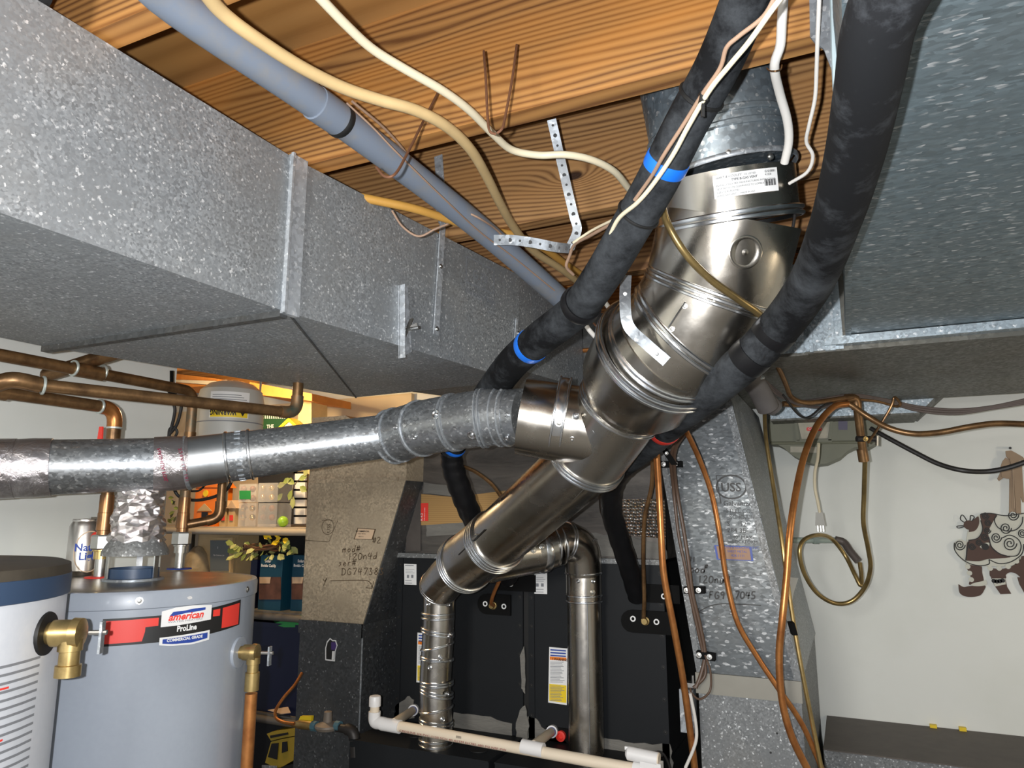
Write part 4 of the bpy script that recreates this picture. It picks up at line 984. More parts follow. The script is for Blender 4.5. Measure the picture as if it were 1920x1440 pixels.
# foil wrapped flue stack
m=MB(); seg=28; prof=[]
zt_=at(267,872,s=1.735).z-.045
c0=V((fx,fy,HZ+.075)); nz=18; b0=0
for i in range(nz+1):
    z=HZ+.088+(zt_-HZ-.088)*i/nz; f=i/nz; r=.0585-.006*min(1,max(0,(f-.35)*5)) 
    for k_ in range(seg):
        q=2*PI*k_/seg; nv=noise.noise(V((math.cos(q)*2.4,math.sin(q)*2.4,z*26)))*.004+R.uniform(-.0055,.0055); q+=R.uniform(-.085,.085)
        m.v.append(V((fx+math.cos(q)*(r+nv),fy+math.sin(q)*(r+nv),z+(R.uniform(-.003,.003) if 0<i<nz else 0))))
for i in range(nz):
    for k_ in range(seg):
        a0_,a1_,a2_,a3_=i*seg+k_,i*seg+(k_+1)%seg,(i+1)*seg+(k_+1)%seg,(i+1)*seg+k_
        m.f+=[[a0_,a1_,a2_],[a0_,a2_,a3_]] if R.random()<.5 else [[a0_,a1_,a3_],[a1_,a2_,a3_]]; m.m+=[0,0]
solo('foil_wrapped_stack',m,M['foil'],'vertical flue wrapped in crumpled foil above the grey water heater','pipe',angle=12)
# relief valve on the right side of this heater
def relief(par,c,out,up_=V((0,0,1)),s=1,drop=.06):
    o=V(out).normalized()
    vp=part('relief_valve',MB().lathe(c-o*.02,o,[(0,.018*s),(.02,.018*s),(.021,.022*s),(.052*s,.022*s),(.053*s,.025*s),(.066*s,.024*s),(.068*s,.014*s)],24),M['brass'],par)
    part('outlet',MB().lathe(c+o*.030*s-V((0,0,.010)),(0,0,-1),[(0,.019*s),(.018*s,.019*s),(.019*s,.016*s),(.04*s,.016*s),(.041*s,.020*s),(drop,.020*s),(drop+.001,.015*s)],24),M['brass'],vp)
    e=c+o*.078*s
    part('lever',MB().obox(e+V((0,0,-.008*s)),o,o.cross(V((0,0,1))),V((0,0,1)),.004,.014,.052*s),M['galv_strap'],vp)
    part('lever_pin',MB().tube([e-o*.02,e+o*.008],.004,8),M['steel'],vp)
    return vp
tang=at(463,1212,s=1.80); a_=math.atan2(rgt.y,rgt.x)-.12
pv=V((fx+math.cos(a_)*HR,fy+math.sin(a_)*HR,at(466,1206,s=1.76).z))
relief(t,pv+V((math.cos(a_),math.sin(a_),0))*.012,(math.cos(a_),math.sin(a_),0),s=.8,drop=.072)
part('valve_flange',MB().lathe(pv,(math.cos(a_),math.sin(a_),0),[(-.006,.036),(.004,.034),(.005,.028)],28),M['heater'],t)
od=V((math.cos(a_),math.sin(a_),0)); pc=pv+od*.036
solo('discharge_pipe',MB().tube([pc-V((0,0,.088)),V((pc.x,pc.y,.1))],.0135,18),M['copper'],'bright copper discharge pipe hanging from the relief valve right of the grey heater','pipe')
# left heater
LC=(-1.447,.652); LR=.275; LZ=1.60
t=thing('water_heater','white tank water heater with a dark blue rim band at the left edge','water heater',(LC[0],LC[1],0))
part('tank',MB().lathe((LC[0],LC[1],.02),(0,0,1),[(0,LR),(LZ-.075,LR)],72),M['heater_white'],t)
part('blue_band',MB().lathe((LC[0],LC[1],LZ-.058),(0,0,1),[(0,LR),(.001,LR+.004),(.035,LR+.004),(.038,LR)],72,cap=False),M['band_blue'],t)
part('lid',MB().lathe((LC[0],LC[1],LZ-.058),(0,0,1),[(0,LR+.001),(.036,LR+.003),(.052,LR+.001),(.057,LR-.012),(.058,.1)],72),M['lid_old'],t,label='rusty grey lid')
q1_=math.atan2(-.32,.95)
cl=Cyl(LC,LR,math.atan2(hit(30,1400,LC,LR).y-LC[1],hit(30,1400,LC,LR).x-LC[0]),at(20,1380,s=1.08).z)
m=MB()
for i in range(24): grid_rect(m,cl,-.16,.035,.10-i*.0125,.104-i*.0125,.0008,6)
part('instruction_print',m,M['print_grey'],t)
m=MB()
for i in (3,9,13): grid_rect(m,cl,-.10,-.03,.106-i*.0125,.109-i*.0125,.0012,3)
part('red_print',m,M['red'],t)
a_=math.atan2(rgt.y,rgt.x)+.12; od=V((math.cos(a_),math.sin(a_),0))
pv=V((LC[0],LC[1],0))+od*LR; pv.z=at(66,1193,s=1.15).z
part('valve_grommet',MB().lathe(pv,od,[(-.004,.036),(.003,.034),(.004,.02)],24),M['black'],t)
relief(t,pv+od*.010,od,s=.98,drop=.058)

# plumbing on top of the grey heater
def zpipe(mb,x,y,prof,seg=20): mb.lathe((x,y,0),(0,0,1),prof,seg)
PL=at(186,1083,z=HZ); PR=at(336,1067,z=HZ)
zL=at(229,762,s=(PL-CP).dot(fwd)*1.0-.0).z
uL=at(230,768,X=PL.x); uR=at(364,734,X=PR.x)
def riser(p,ztop,lab,blue,green):
    t=thing('copper_riser',lab,'pipe',p)
    part('nipple',MB().lathe(p,(0,0,1),[(0,.013),(.05,.013)],20),M['steel'],t)
    part('washer',MB().lathe(p,(0,0,1),[(0,.034),(.003,.032),(.0035,.014)],24),M['red'] if not blue else M['print_blue'],t,label='thin red ring' if not blue else 'thin blue ring')
    m=MB(); m.lathe(p+V((0,0,.045)),(0,0,1),[(0,.018),(.018,.018),(.019,.021),(.024,.021)],20); part('bushing',m,M['brass'] if not blue else M['steel'],t)
    part('hex_nut',MB().lathe(p+V((0,0,.068)),(0,0,1),[(0,.024),(.003,.0265),(.032,.0265),(.036,.024)],6),M['steel'],t,angle=20)
    z0=p.z+.102
    part('lower_sleeve',MB().lathe((p.x,p.y,z0),(0,0,1),[(0,.016),(.012,.016),(.013,.0185),(.055,.0175),(.056,.0165),(.10,.0165)],20),copper('worn_copper',(.42,.20,.08),(.20,.12,.07),.35,.8),t)
    part('pipe',MB().lathe((p.x,p.y,z0+.08),(0,0,1),[(0,.0145),(ztop-z0-.08,.0145)],20),M['copper_green'] if green else M['copper_old'],t)
    for dz in (.16,.24): part('coupling',MB().lathe((p.x,p.y,z0+dz),(0,0,1),[(0,.0165),(.05,.0165)],20),M['copper_old'],t)
    return t
tL=riser(PL,uL.z-.045,'left copper riser on the grey heater, beside the beer can',False,False)
tR=riser(PR,uR.z-.04,'right copper riser on the grey heater, beside the storage shelf',True,True)
sv=at(187,816,s=(PL-CP).dot(fwd)+.06)
part('valve_handle',MB().hexa([sv+V((-.011,0,-.04)),sv+V((.011,0,-.04)),sv+V((.011,.004,-.04)),sv+V((-.011,.004,-.04))],[sv+V((-.006,0,.022)),sv+V((.006,0,.022)),sv+V((.006,.004,.022)),sv+V((-.006,.004,.022))]),M['red'],tL,label='red lever handle')
part('handle_stem',MB().tube([sv+V((0,0,-.035)),V((PL.x,PL.y,sv.z-.06))],.004,8),M['steel'],tL)
def elbowpipe(lab,pts,r,mat,sold,n=7,nm='copper_pipe',cap=None):
    t=thing(nm,lab,'pipe',pts[0]); part('pipe',MB().tube(pts,r,20),mat,t)
    for p,a,rr in sold: part('solder_joint',MB().band(p,a,rr,.006,.003,20),M['solder'],t)
    return t
def bend(a,c,b,rad,n=6):
    da=(a-c).normalized(); db=(b-c).normalized(); p0=c+da*rad; p1=c+db*rad
    return [p0*(1-q)**2+c*2*q*(1-q)+p1*q*q for q in [i/n for i in range(n+1)]]
YD=V((0,1,0)); XD=V((1,0,0)); ZD=V((0,0,1))
# run that ends at the left riser
e0=V((PL.x,PL.y,uL.z)); far=V((PL.x,-1.3,uL.z+.0)); lo=V((PL.x,PL.y,uL.z-.05))
pts=[far]+bend(far,e0,lo,.035)+[lo]
t=elbowpipe('lower dark copper pipe from the left edge ending in an elbow over the left riser',pts,.0150,M['copper_old'],[(e0-YD*.045,YD,.016),(lo,ZD,.016)])
for yy_ in (.32,.40,.52): part('fitting',MB().tube([V((e0.x,e0.y-yy_,e0.z)),V((e0.x,e0.y-yy_+.05,e0.z))],.0185,18),M['copper_old'],t)
part('elbow_fitting',MB().tube(bend(e0-YD*.05,e0,lo,.04)+[lo],.0180,18),M['copper'],t)
# upper run to the right riser
e1_=V((PR.x,PR.y,uR.z)); far=V((PR.x,-1.3,uR.z)); lo=V((PR.x,PR.y,uR.z-.05))
pts=[far]+bend(far,e1_,lo,.035)+[lo]
t=elbowpipe('upper brown copper pipe from the left edge ending in an elbow over the right riser',pts,.0150,M['copper_old'],[(at(138,690,X=PR.x),YD,.018),(at(192,698,X=PR.x),YD,.018)])
pt=at(138,690,X=PR.x); pt.z=e1_.z; pu=at(192,698,X=PR.x); pu.z=e1_.z
part('tee_fitting',MB().tube([pt,pu],.0185,18),M['copper_old'],t)
# cross pipe behind it, capped
cx0=at(88,703,X=PR.x-.0); cx0.x-=.0; cA=at(90,702,s=(at(150,690,X=PR.x)-CP).dot(fwd)+.045); cB=V((cA.x+.32,cA.y+.02,cA.z)); 
t=thing('copper_pipe','short capped copper pipe crossing behind the upper brown one','pipe',cA)
part('pipe',MB().tube([cA,cA+(at(215,662,s=(cA-CP).dot(fwd)-.02)-cA)*1.15],.018,18),M['copper_old'],t)
part('end_cap',MB().ball(cA,.0185,14),M['copper_old'],t)
# middle run ending in an elbow that goes up under the duct
xm_=PL.x+.075
g0=at(75,722,X=xm_); g1=at(552,772,X=xm_); g1.z=g0.z
g1=at(556,775,z=g0.z); 
g2=g1+V((0,0,.16))
pts=[g0]+bend(g0,g1,g2,.03)+[g2]
t=thing('copper_pipe','long middle copper pipe ending in an upward elbow near the white tank','pipe',g1)
part('pipe',MB().tube(pts,.0150,20),M['copper_old'],t)
part('elbow_fitting',MB().tube([g1-(g1-g0).normalized()*.05]+bend(g0,g1,g2,.035)+[g1+V((0,0,.05))],.0175,18),M['copper_green'],t)
hb=[g0+V((0,.0,0)),g0+V((-.015,-.05,.004)),g0+V((-.045,-.075,-.01)),V((e0.x+.005,g0.y-.09,e0.z+.005)),V((e0.x,g0.y-.13,e0.z))]
part('return_bend',MB().tube(smooth(hb,5),.0185,18),M['copper_old'],t); part('solder_joint',MB().band(g0+(g1-g0).normalized()*.006,(g1-g0).normalized(),.0185,.006,.003,18),M['solder'],t)
# copper pipe from the right riser to the right, up past the shelf
h0=V((PR.x,PR.y,at(345,985,s=(PR-CP).dot(fwd)).z)); h1=at(412,972,s=(PR-CP).dot(fwd)+.06); h2=at(418,880,s=(PR-CP).dot(fwd)+.06)
h2=V((h1.x,h1.y,h2.z+.1))
pts=[h0]+bend(h0,h1,h2,.025)+[h2]
t=thing('copper_branch','dark copper branch beside the right riser with an elbow in front of the shelf','pipe',h1)
part('pipe',MB().tube(pts,.0125,18),M['copper_old'],t); part('elbow_fitting',MB().tube([h1-(h1-h0).normalized()*.035]+bend(h0,h1,h2,.028)+[h1+V((0,0,.05))],.0155,18),M['copper_old'],t)
# beer can on the heater lid
cb=at(152,1078,z=HZ); 
t=thing('beer_can','silver beer can with blue lettering standing on the grey heater lid','can',cb)
cr=.0335*1.12; ch=.122*1.16
part('can_body',MB().lathe(cb,(0,0,1),[(0,cr*.78),(.004,cr*.82),(.012,cr),(ch-.018,cr),(ch-.006,cr*.84),(ch-.002,cr*.86),(ch,cr*.84),(ch-.004,cr*.78)],40),brushed('can_aluminium',(.62,.60,.58),.32,.05,(.35,.28,.2),.6),t)
part('pull_tab',MB().obox(cb+V((.01,0,ch)),(1,.3,.2),(0,1,0),(0,0,1),.026,.016,.006),M['steel'],t)
ang=math.atan2(CP.y-cb.y,CP.x-cb.x)+.35; cc_=Cyl((cb.x,cb.y),cr,ang,cb.z)
m=MB(); put_text(m,cc_,'Natural',-.034,.062,.026,h=.001,bold=.03); put_text(m,cc_,'Light',-.022,.040,.026,h=.001,bold=.03); part('can_lettering',m,M['print_blue'],t)
m=MB(); m.hexa([cc_(.011+.011*math.cos(q),.096+.013*math.sin(q),.0003) for q in [2*PI*i/20 for i in range(20)]],[cc_(.011+.011*math.cos(q),.096+.013*math.sin(q),.0012) for q in [2*PI*i/20 for i in range(20)]]); part('can_emblem',m,M['red'],t)
m=MB(); pts=[(.038*math.cos(q)*.95,.06+.052*math.sin(q)) for q in [PI*.15+PI*1.7*i/24 for i in range(25)]]
for i in range(24): m.add([cc_(pts[i][0],pts[i][1],.0008),cc_(pts[i+1][0],pts[i+1][1],.0008),cc_(pts[i+1][0]*.94,(pts[i+1][1]-.06)*.95+.06,.0008),cc_(pts[i][0]*.94,(pts[i][1]-.06)*.95+.06,.0008)],[(0,1,2,3)])
part('can_outline',m,M['tan_label'],t)
# ------------------------------------------------------------------ hoses
def hose_pts(L,n=6):
    P=smooth([at(x,y,s=s) for x,y,s,w_ in L],n); r=lerp_list([w_*s/2/FPX for x,y,s,w_ in L],n); return P,r
LA=[(1418,-60,.86,98),(1392,15,.90,92),(1345,125,.97,86),(1285,235,1.04,82),(1232,340,1.11,80),(1180,430,1.18,76),(1130,515,1.27,72),(1080,582,1.38,68),(1015,633,1.50,65),(962,680,1.64,61),(925,728,1.80,58),(880,790,1.96,50),(846,846,2.06,42)]
t=thing('insulated_refrigerant_line','long black foam covered hose running down the middle, banded with blue tape','hose',at(1130,515,s=1.27))
P,r=hose_pts(LA); P=[P[0]+V((.08,-.8,0))]+P; r=[r[0]]+r; part('foam_sleeve',MB().tube(P,r,28),M['foam'],t)
def pt(L,x,y):
    best=min(range(len(P)),key=lambda i:(P[i]-P[i]).length)
    return best
def near(Pl,x,y):
    d=ray(x,y).normalized(); return min(range(1,len(Pl)-1),key=lambda i:((Pl[i]-CP)-d*(Pl[i]-CP).dot(d)).length)
def hband(Pl,rl,x,y,nm,mat,par,wd,h=.0016,skew=0,uref=None,label=None):
    i=near(Pl,x,y); a=(Pl[i+1]-Pl[i-1]).normalized(); return part(nm,MB().band(Pl[i],a,rl[i],wd,h,32,skew=skew,uref=uref),mat,par,label=label)
for x,y in ((1243,293),(987,640)): hband(P,r,x,y,'blue_tape_band',M['blue_tape'],t,.020)
hband(P,r,848,843,'blue_tape_band',M['blue_tape'],t,.012)
hband(P,r,1084,576,'foam_cuff',M['tape_black'],t,.022,.006); hband(P,r,1312,182,'cable_tie',M['black'],t,.006,.003); hband(P,r,1195,392,'cable_tie',M['black'],t,.005,.003)
i=near(P,1392,12); a=(P[i+1]-P[i-1]).normalized(); 
tie=at(1318,183,s=.925); part('tie_head',MB().obox(tie,rgt,upv,fwd,.010,.012,.012).obox(tie-upv*.014,rgt,upv,fwd,.004,.022,.003),M['black'],t)
LT=[(846,846,2.06,42),(850,880,2.08,42),(868,930,2.12,42),(888,975,2.17,40),(920,1030,2.24,38),(955,1085,2.32,36)]
P2,r2=hose_pts(LT,6); m=MB()
r2b=[q*(1+.05*math.sin(i*2.1)) for i,q in enumerate(r2)]; m.tube(P2,r2b,24); part('taped_end',m,M['tape_black'],t,label='black tape wrapped lower end')
LB=[(1705,-80,.50,150),(1650,40,.55,132),(1628,160,.62,120),(1602,290,.74,106),(1565,420,.90,90),(1520,530,1.10,82),(1462,612,1.24,78),(1395,680,1.30,74),(1325,738,1.42,70),(1255,795,1.62,62),(1205,840,1.80,56),(1168,868,1.90,52)]
tB=thing('insulated_refrigerant_line','thick black foam covered hose coming down on the right, in front of the big duct','hose',at(1565,420,s=1.03))
PB,rB=hose_pts(LB); PB=[PB[0]+V((.10,-.8,0))]+PB; rB=[rB[0]]+rB; part('foam_sleeve',MB().tube(PB,rB,28),M['foam'],tB)
for x,y in ((1448,622),(1400,672)): hband(PB,rB,x,y,'tape_wrap',M['tape_black'],tB,.03,.0015)
hband(PB,rB,1240,806,'red_tape_band',M['red_tape'],tB,.018,.002)
LT=[(1168,868,1.90,52),(1148,900,1.96,44),(1143,945,2.02,40),(1160,1005,2.12,39),(1180,1065,2.2,38),(1196,1118,2.26,38)]
P3_,r3_=hose_pts(LT,6); part('taped_end',MB().tube(P3_,[q*(1+.04*math.sin(i*2.1)) for i,q in enumerate(r3_)],24),M['tape_black'],tB,label='black tape wrapped lower end')
# grey wrapped stub behind the hose
t=thing('wrapped_pipe_stub','grey wrapped pipe stubs hanging under the bright duct beside the black hose','pipe',at(1450,750,s=2.05))
part('stub',MB().tube(smooth([at(1402,700,s=1.95),at(1425,735,s=2.0),at(1440,765,s=2.02)],4),.030,20),flat('grey_wrap',(.13,.12,.115),.7,0,0,.2),t)
part('stub',MB().tube(smooth([at(1432,745,s=2.08),at(1452,765,s=2.1)],4),.026,20),flat('grey_wrap',(.13,.12,.115),.7),t)
part('foil_rim',MB().band(at(1411,715,s=1.97),V((.3,.1,-.9)),.030,.012,.004,20),M['galv_bright'],t)

# ------------------------------------------------------------------ wires, cables and tubes; each its own thing
def cable(nm,lab,cat,pts,wpx,mat,s=None,z=None,n=7,flat_=None,seg=10,wave=0,**kw):
    P=[]
    for p in pts:
        if z is not None: P.append(at(p[0],p[1],z=z if not hasattr(z,'__call__') else z(p[0])))
        else: P.append(at(p[0],p[1],s=p[2] if len(p)>2 else s))
    sm=sum(((q-CP).dot(fwd)) for q in P)/len(P)
    Q=smooth(P,n)
    out=lambda p: not (0<=p[0]<=1920 and 0<=p[1]<=1440)      # runs that leave the view carry on
    if out(pts[0]):
        d=(Q[0]-Q[1]).normalized(); d.z=min(d.z,0) if Q[0].z>1.9 else d.z; Q=[Q[0]+d*.45]+Q
    if out(pts[-1]):
        d=(Q[-1]-Q[-2]).normalized(); d.z=min(d.z,0) if Q[-1].z>1.9 else d.z; Q=Q+[Q[-1]+d*.45]
    return solo(nm,MB().tube(Q,wpx*sm/2/FPX,seg,flat=flat_),mat,lab,cat,**kw)
zq=CAMZ
t=thing('conduit','long grey plastic conduit running diagonally under the joists with a black joint ring','conduit',at(640,225,s=1.2))
Pc=[at(270,-60,s=.87),at(331,10,s=.93),at(638,226,s=1.20),at(900,428,s=1.56),at(1080,585,s=1.88)]
Qc=smooth(Pc,6); Qc=[Qc[0]+(Qc[0]-Qc[1]).normalized()*.8]+Qc
part('tube',MB().tube(Qc,.0265,28),M['pvc_grey'],t)
i=8; ac=(Pc[2]-Pc[1]).normalized(); part('joint_ring',MB().band(Pc[2],ac,.0265,.014,.003,28),M['black'],t)
part('socket',MB().tube([Pc[2]-ac*.06,Pc[2]-ac*.005],.0282,28),M['pvc_grey'],t)
cable('power_cable','thick orange tan cable curving across the joists beside the grey conduit','cable',[(380,-20),(415,22),(470,65),(560,123),(640,163),(710,187),(780,207),(838,238),(882,280),(912,330),(938,382),(962,424),(1000,470),(1050,503),(1092,535)],19,M['cable_tan'],z=lambda x: zq+.630+.0001*max(0,x-500)*.6,seg=12)
cable('power_cable','cream cable hooked by two nails on the honey coloured joist','cable',[(585,-20),(650,48),(700,93),(760,130),(830,170),(880,207),(925,252),(960,281),(1010,291),(1060,290),(1110,300),(1152,322),(1180,355)],15,M['cable_cream'],z=zq+.668,seg=12)
cable('power_cable','orange cable coming over the left duct and passing behind the grey conduit','cable',[(655,366),(715,378),(775,391),(830,408),(900,430),(960,440),(1015,463),(1060,495),(1100,522)],15,M['cable_orange'],z=zq+.690,seg=12)
cable('thin_wire','thin pinkish wire lying along the grey conduit','wire',[(650,193,1.16),(700,240,1.2),(745,287,1.25),(830,370,1.38),(900,435,1.52),(960,480,1.62),(1040,545,1.75)],3,M['cable_dirty'])
cable('thin_wire','twisted thin wire leaving the right side of the grey conduit','wire',[(660,190,1.19),(720,240,1.26),(760,285,1.33),(800,340,1.41),(850,385,1.48),(900,410,1.5),(940,440,1.58),(985,500,1.68),(1030,535,1.76),(1080,560,1.83)],4,M['cable_dirty'])
cable('thin_wire','short sagging wire between the left duct top and the joist strap','wire',[(735,395,1.5),(755,425,1.5),(785,443,1.5),(815,430,1.5),(840,420,1.48)],4,M['cable_dirty'])
cable('bent_nail','long copper coloured nail bent under the conduit from the honey coloured joist','nail',[(822,172,1.29),(795,225,1.22),(765,285,1.12),(742,325,1.05),(722,331,1.05),(706,314,1.08)],5,M['rust'],seg=8)
cable('bent_nail','left one of the two rusty nails holding the cream cable','nail',[(907,96,1.20),(911,150,1.15),(914,215,1.11),(918,245,1.09),(930,252,1.09)],5,M['rust'],seg=8)
cable('bent_nail','right one of the two rusty nails holding the cream cable','nail',[(969,84,1.20),(960,150,1.15),(948,215,1.11),(942,240,1.09),(932,250,1.09)],5,M['rust'],seg=8)
cable('white_cable','flat white cable clipped in front of the vent stack top','cable',[(1470,-20,1.0),(1466,40,1.02),(1463,85,1.03),(1452,125,1.05),(1462,175,1.10),(1476,225,1.14),(1479,265,1.17),(1471,305,1.2)],17,M['cable_white'],seg=12)
cable('cable_staple','small copper staple round the flat white cable','staple',[(1438,128,1.06),(1444,133,1.03),(1455,133,1.02),(1464,130,1.03),(1466,122,1.06)],3,M['copper_old'],seg=6)
cable('thin_white_wire','thin white wire hanging down between the vent stack and the thick hose','wire',[(1537,-20,.98),(1533,70,1.02),(1531,130,1.06),(1528,185,1.10),(1517,235,1.14),(1512,266,1.17),(1524,292,1.19),(1514,322,1.22),(1480,344,1.26)],7,M['cable_white'])
cable('black_wire','dark wire looping behind the right edge of the vent elbow','wire',[(1486,345,1.33),(1490,400,1.36),(1484,440,1.38),(1478,475,1.40),(1474,520,1.42)],6,M['cable_black'])
for nm,lab,pts,mt,wd in (('thin_wire','reddish brown wire tied along the top of the middle hose',[(1460,-20,.80),(1432,30,.82),(1385,68,.845),(1362,90,.86),(1350,128,.885),(1318,175,.92),(1285,228,.96),(1245,290,1.0),(1222,330,1.04),(1190,375,1.09)],M['cable_dirty'],8),
    ('dusty_wire','whitish dusty wire tied along the top of the middle hose',[(1478,-20,.79),(1450,15,.80),(1405,78,.84),(1370,120,.87),(1330,170,.91),(1290,238,.96),(1262,290,1.0),(1225,345,1.05),(1195,380,1.09),(1160,410,1.14),(1140,450,1.19),(1118,495,1.24)],M['cable_cream'],9)):
    cable(nm,lab,'wire',pts,wd,mt)
cable('thin_wire','dusty wire hanging left of the middle hose below the perforated strap','wire',[(1155,415,1.3),(1110,440,1.38),(1078,458,1.45),(1068,480,1.48),(1062,500,1.5),(1075,515,1.52)],6,M['cable_dirty'])
cable('thin_wire','loose thin wire leaving the hose towards the right over the label collar','wire',[(1075,455,1.44),(1110,432,1.4),(1150,412,1.32)],5,M['cable_cream'])
cable('brass_tube','olive brass tube curving over the front of the vent elbow','tube',[(1238,372,1.17),(1252,420,1.2),(1285,475,1.21),(1330,522,1.23),(1385,562,1.26),(1425,590,1.30),(1450,622,1.38)],14,M['brass_tube'],seg=12)
cable('bronze_tube','thin bronze tube dropping from behind the hose to the pipes under the bright duct','tube',[(1448,672,1.95),(1462,695,2.0),(1474,722,2.06),(1484,744,2.1),(1510,755,2.12),(1560,750,2.14),(1600,744,2.14)],9,M['copper_old'],seg=10)
cable('copper_line','copper tube running along the left side of the middle hose','tube',[(1072,562,1.45),(1030,594,1.53),(990,628,1.62),(955,660,1.72),(922,695,1.84),(898,730,1.93)],9,M['copper'],seg=10)
cable('dark_tube','thin dark copper tube arching behind the diagonal vent pipe','tube',[(862,872,2.15),(892,885,2.18),(922,908,2.2),(942,935,2.22)],7,M['copper_old'])
cable('liquid_line','thin copper tube entering the left furnace plate','tube',[(948,1060,2.22),(938,1085,2.25),(926,1112,2.27),(921,1131,2.29),(926,1135,2.31)],7,M['copper'])
for k_,(lab,P_) in enumerate((('white cable end behind the middle hose, upper piece',[(1132,563),(1147,585)]),('white cable end behind the middle hose, lower piece',[(1094,596),(1102,615),(1118,634)]))):
    cable('white_cable_end',lab,'cable',P_,9,M['cable_white'],s=1.75)
cable('black_tube','black tube curling behind the vent hanger strap','tube',[(1112,575,1.8),(1106,592,1.78),(1120,612,1.75),(1140,604,1.8)],4,M['rust'])
# perforated straps
def perf(lab,pts,w_,nrm,base,s_=None):
    P=[at(x,y,s=s) for x,y,s in pts]; t=thing('perforated_strap',lab,'strap',P[base])
    Q=smooth(P,5); m=MB(); strip(m,Q,w_,.002,nrm); part('strap',m,M['galv_strap'],t)
    L=0; nx=.012; m2=[]
    for i in range(len(Q)-1):
        d=(Q[i+1]-Q[i]).length
        while L+d>nx:
            p=Q[i].lerp(Q[i+1],(nx-L)/d); k_=len(m2); m2.append(p); nx+=.021
        L+=d
    for k_,p in enumerate(m2): part('hole',MB().lathe(p+nrm*.0012,nrm,[(0,.0042 if k_%2 else .0026),(.0005,.0042 if k_%2 else .0026)],10),M['black'],t)
nn_=-ray(1060,340).normalized()
perf('perforated metal strap hanging down over the joist beside the knot',[(1034,224,1.49),(1048,285,1.50),(1063,350,1.50),(1076,405,1.50),(1082,432,1.50),(1068,466,1.50)],.019,nn_,0)
perf('short perforated metal strap stretched sideways over the cables',[(926,450,1.42),(960,450,1.43),(1000,455,1.44),(1040,463,1.45),(1068,466,1.48)],.020,nn_,0)
# sheet metal corner beside the thick hose
sh=[at(x,y,Y=1.035) for x,y in ((1517,-30),(1519,72),(1528,82),(1545,95),(1562,140),(1572,232),(1605,232),(1610,-30))]
t=thing('sheet_metal_corner','small galvanized sheet corner on the joist left of the thick hose','sheet',sh[1])
part('sheet',MB().slab(sh,(0,-.004,0)),M['galv_strap'],t)
part('folded_edge',MB().tube([at(1562,-30,Y=1.02),at(1566,120,Y=1.02),at(1572,235,Y=1.02)],.005,8),flat('pale_blue_edge',(.42,.52,.55),.5),t)
# foil covered round duct end at the top left corner
solo('flexible_duct',MB().lathe(at(72,-22,s=1.0),V((.2,1,0)),[(-.5,.036),(0,.036),(.012,.030),(.014,0.01)],28),flat('black_film',(.05,.05,.052),.2,.5,0,.2),'black film covered round duct end peeping over the left duct in the top corner','duct')

# ------------------------------------------------------------------ tubes and wires down the right side
cable('copper_line','copper tube hanging beside the right furnace down to the floor','tube',[(1231,846,2.02),(1236,930,2.02),(1240,1010,2.0),(1245,1080,1.99),(1262,1170,1.98),(1280,1270,1.98),(1294,1370,1.98),(1306,1470,1.98)],13,M['copper'],seg=12)
cable('liquid_line','thin copper tube ending at the brass fitting of the right furnace','tube',[(1224,846,2.1),(1222,910,2.12),(1209,970,2.15),(1206,1040,2.18),(1208,1120,2.2),(1207,1158,2.22),(1212,1164,2.235)],8,M['copper_old'])
cable('copper_line','copper tube crossing the writing on the leaning plenum','tube',[(1278,790,1.88),(1310,858,1.95),(1334,925,1.97),(1349,1000,1.96),(1361,1080,1.95),(1382,1165,1.93),(1420,1232,1.92),(1462,1295,1.90),(1505,1360,1.9),(1545,1450,1.9)],10,M['copper'],seg=12)
cable('copper_line','thick bright copper tube arching from the pipes down over the plenum edge','tube',[(1590,757,2.15),(1562,764,2.13),(1532,798,2.08),(1508,855,2.0),(1492,925,1.93),(1481,1000,1.88),(1475,1080,1.86),(1467,1160,1.84),(1461,1230,1.84),(1466,1310,1.83),(1484,1380,1.82),(1518,1450,1.82)],13,M['copper'],seg=12)
cable('brass_tube','thin olive tube running down the right side of the leaning plenum','tube',[(1433,757,2.2),(1436,820,2.15),(1448,900,2.1),(1464,1000,2.02),(1475,1080,1.98),(1489,1175,1.95),(1506,1270,1.92),(1524,1360,1.9),(1540,1440,1.88)],8,M['brass_tube'])
for k_,(lab,dx,wd) in enumerate((('dark brown control wire, left strand on the leaning plenum',0,6),('dark brown control wire, right strand on the leaning plenum',6,7))):
    cable('control_wire',lab,'wire',[(1282+dx,808,1.95),(1262+dx,838,2.0),(1258+dx,870,2.05),(1263+dx,920,2.1),(1272+dx*1.8,1000,2.08),(1284+dx*1.3,1060,2.06),(1294+dx*.8,1115,2.05),(1306+dx,1170,2.04),(1318+dx*.6,1225,2.03),(1322-k_*8,1265,2.02),(1300+k_*4,1290,2.01)],wd,M['cable_brown'])
cable('control_wire','dark loop of control wire below the lowest black clamp','wire',[(1322,1228,2.02),(1332,1260,2.01),(1331,1295,2.0),(1312,1311,1.99),(1297,1300,1.99),(1294,1290,2.0)],4,M['cable_brown'])
def clamp(lab,x0,y0,x1,y1):
    a=at(x0,y0,Y=Yp-.03); b=at(x1,y1,Y=Yp-.03); t=thing('cable_clamp',lab,'clamp',a,group=None); d=(b-a)
    part('strap',MB().obox((a+b)/2,d,(0,0,1),(0,1,0),d.length,.019,.026),M['gasket'],t)
    for f_ in (.15,.72): part('screw',MB().screw(a+d*f_+V((0,-.013,0)),(0,-1,0),.006),M['steel'],t)
clamp('black cable clamp highest up on the leaning plenum, under the red tape',1240,871,1279,870); clamp('middle black cable clamp, beside the written serial number',1283,1106,1322,1106); clamp('lowest black cable clamp on the leaning plenum',1307,1226,1341,1232)
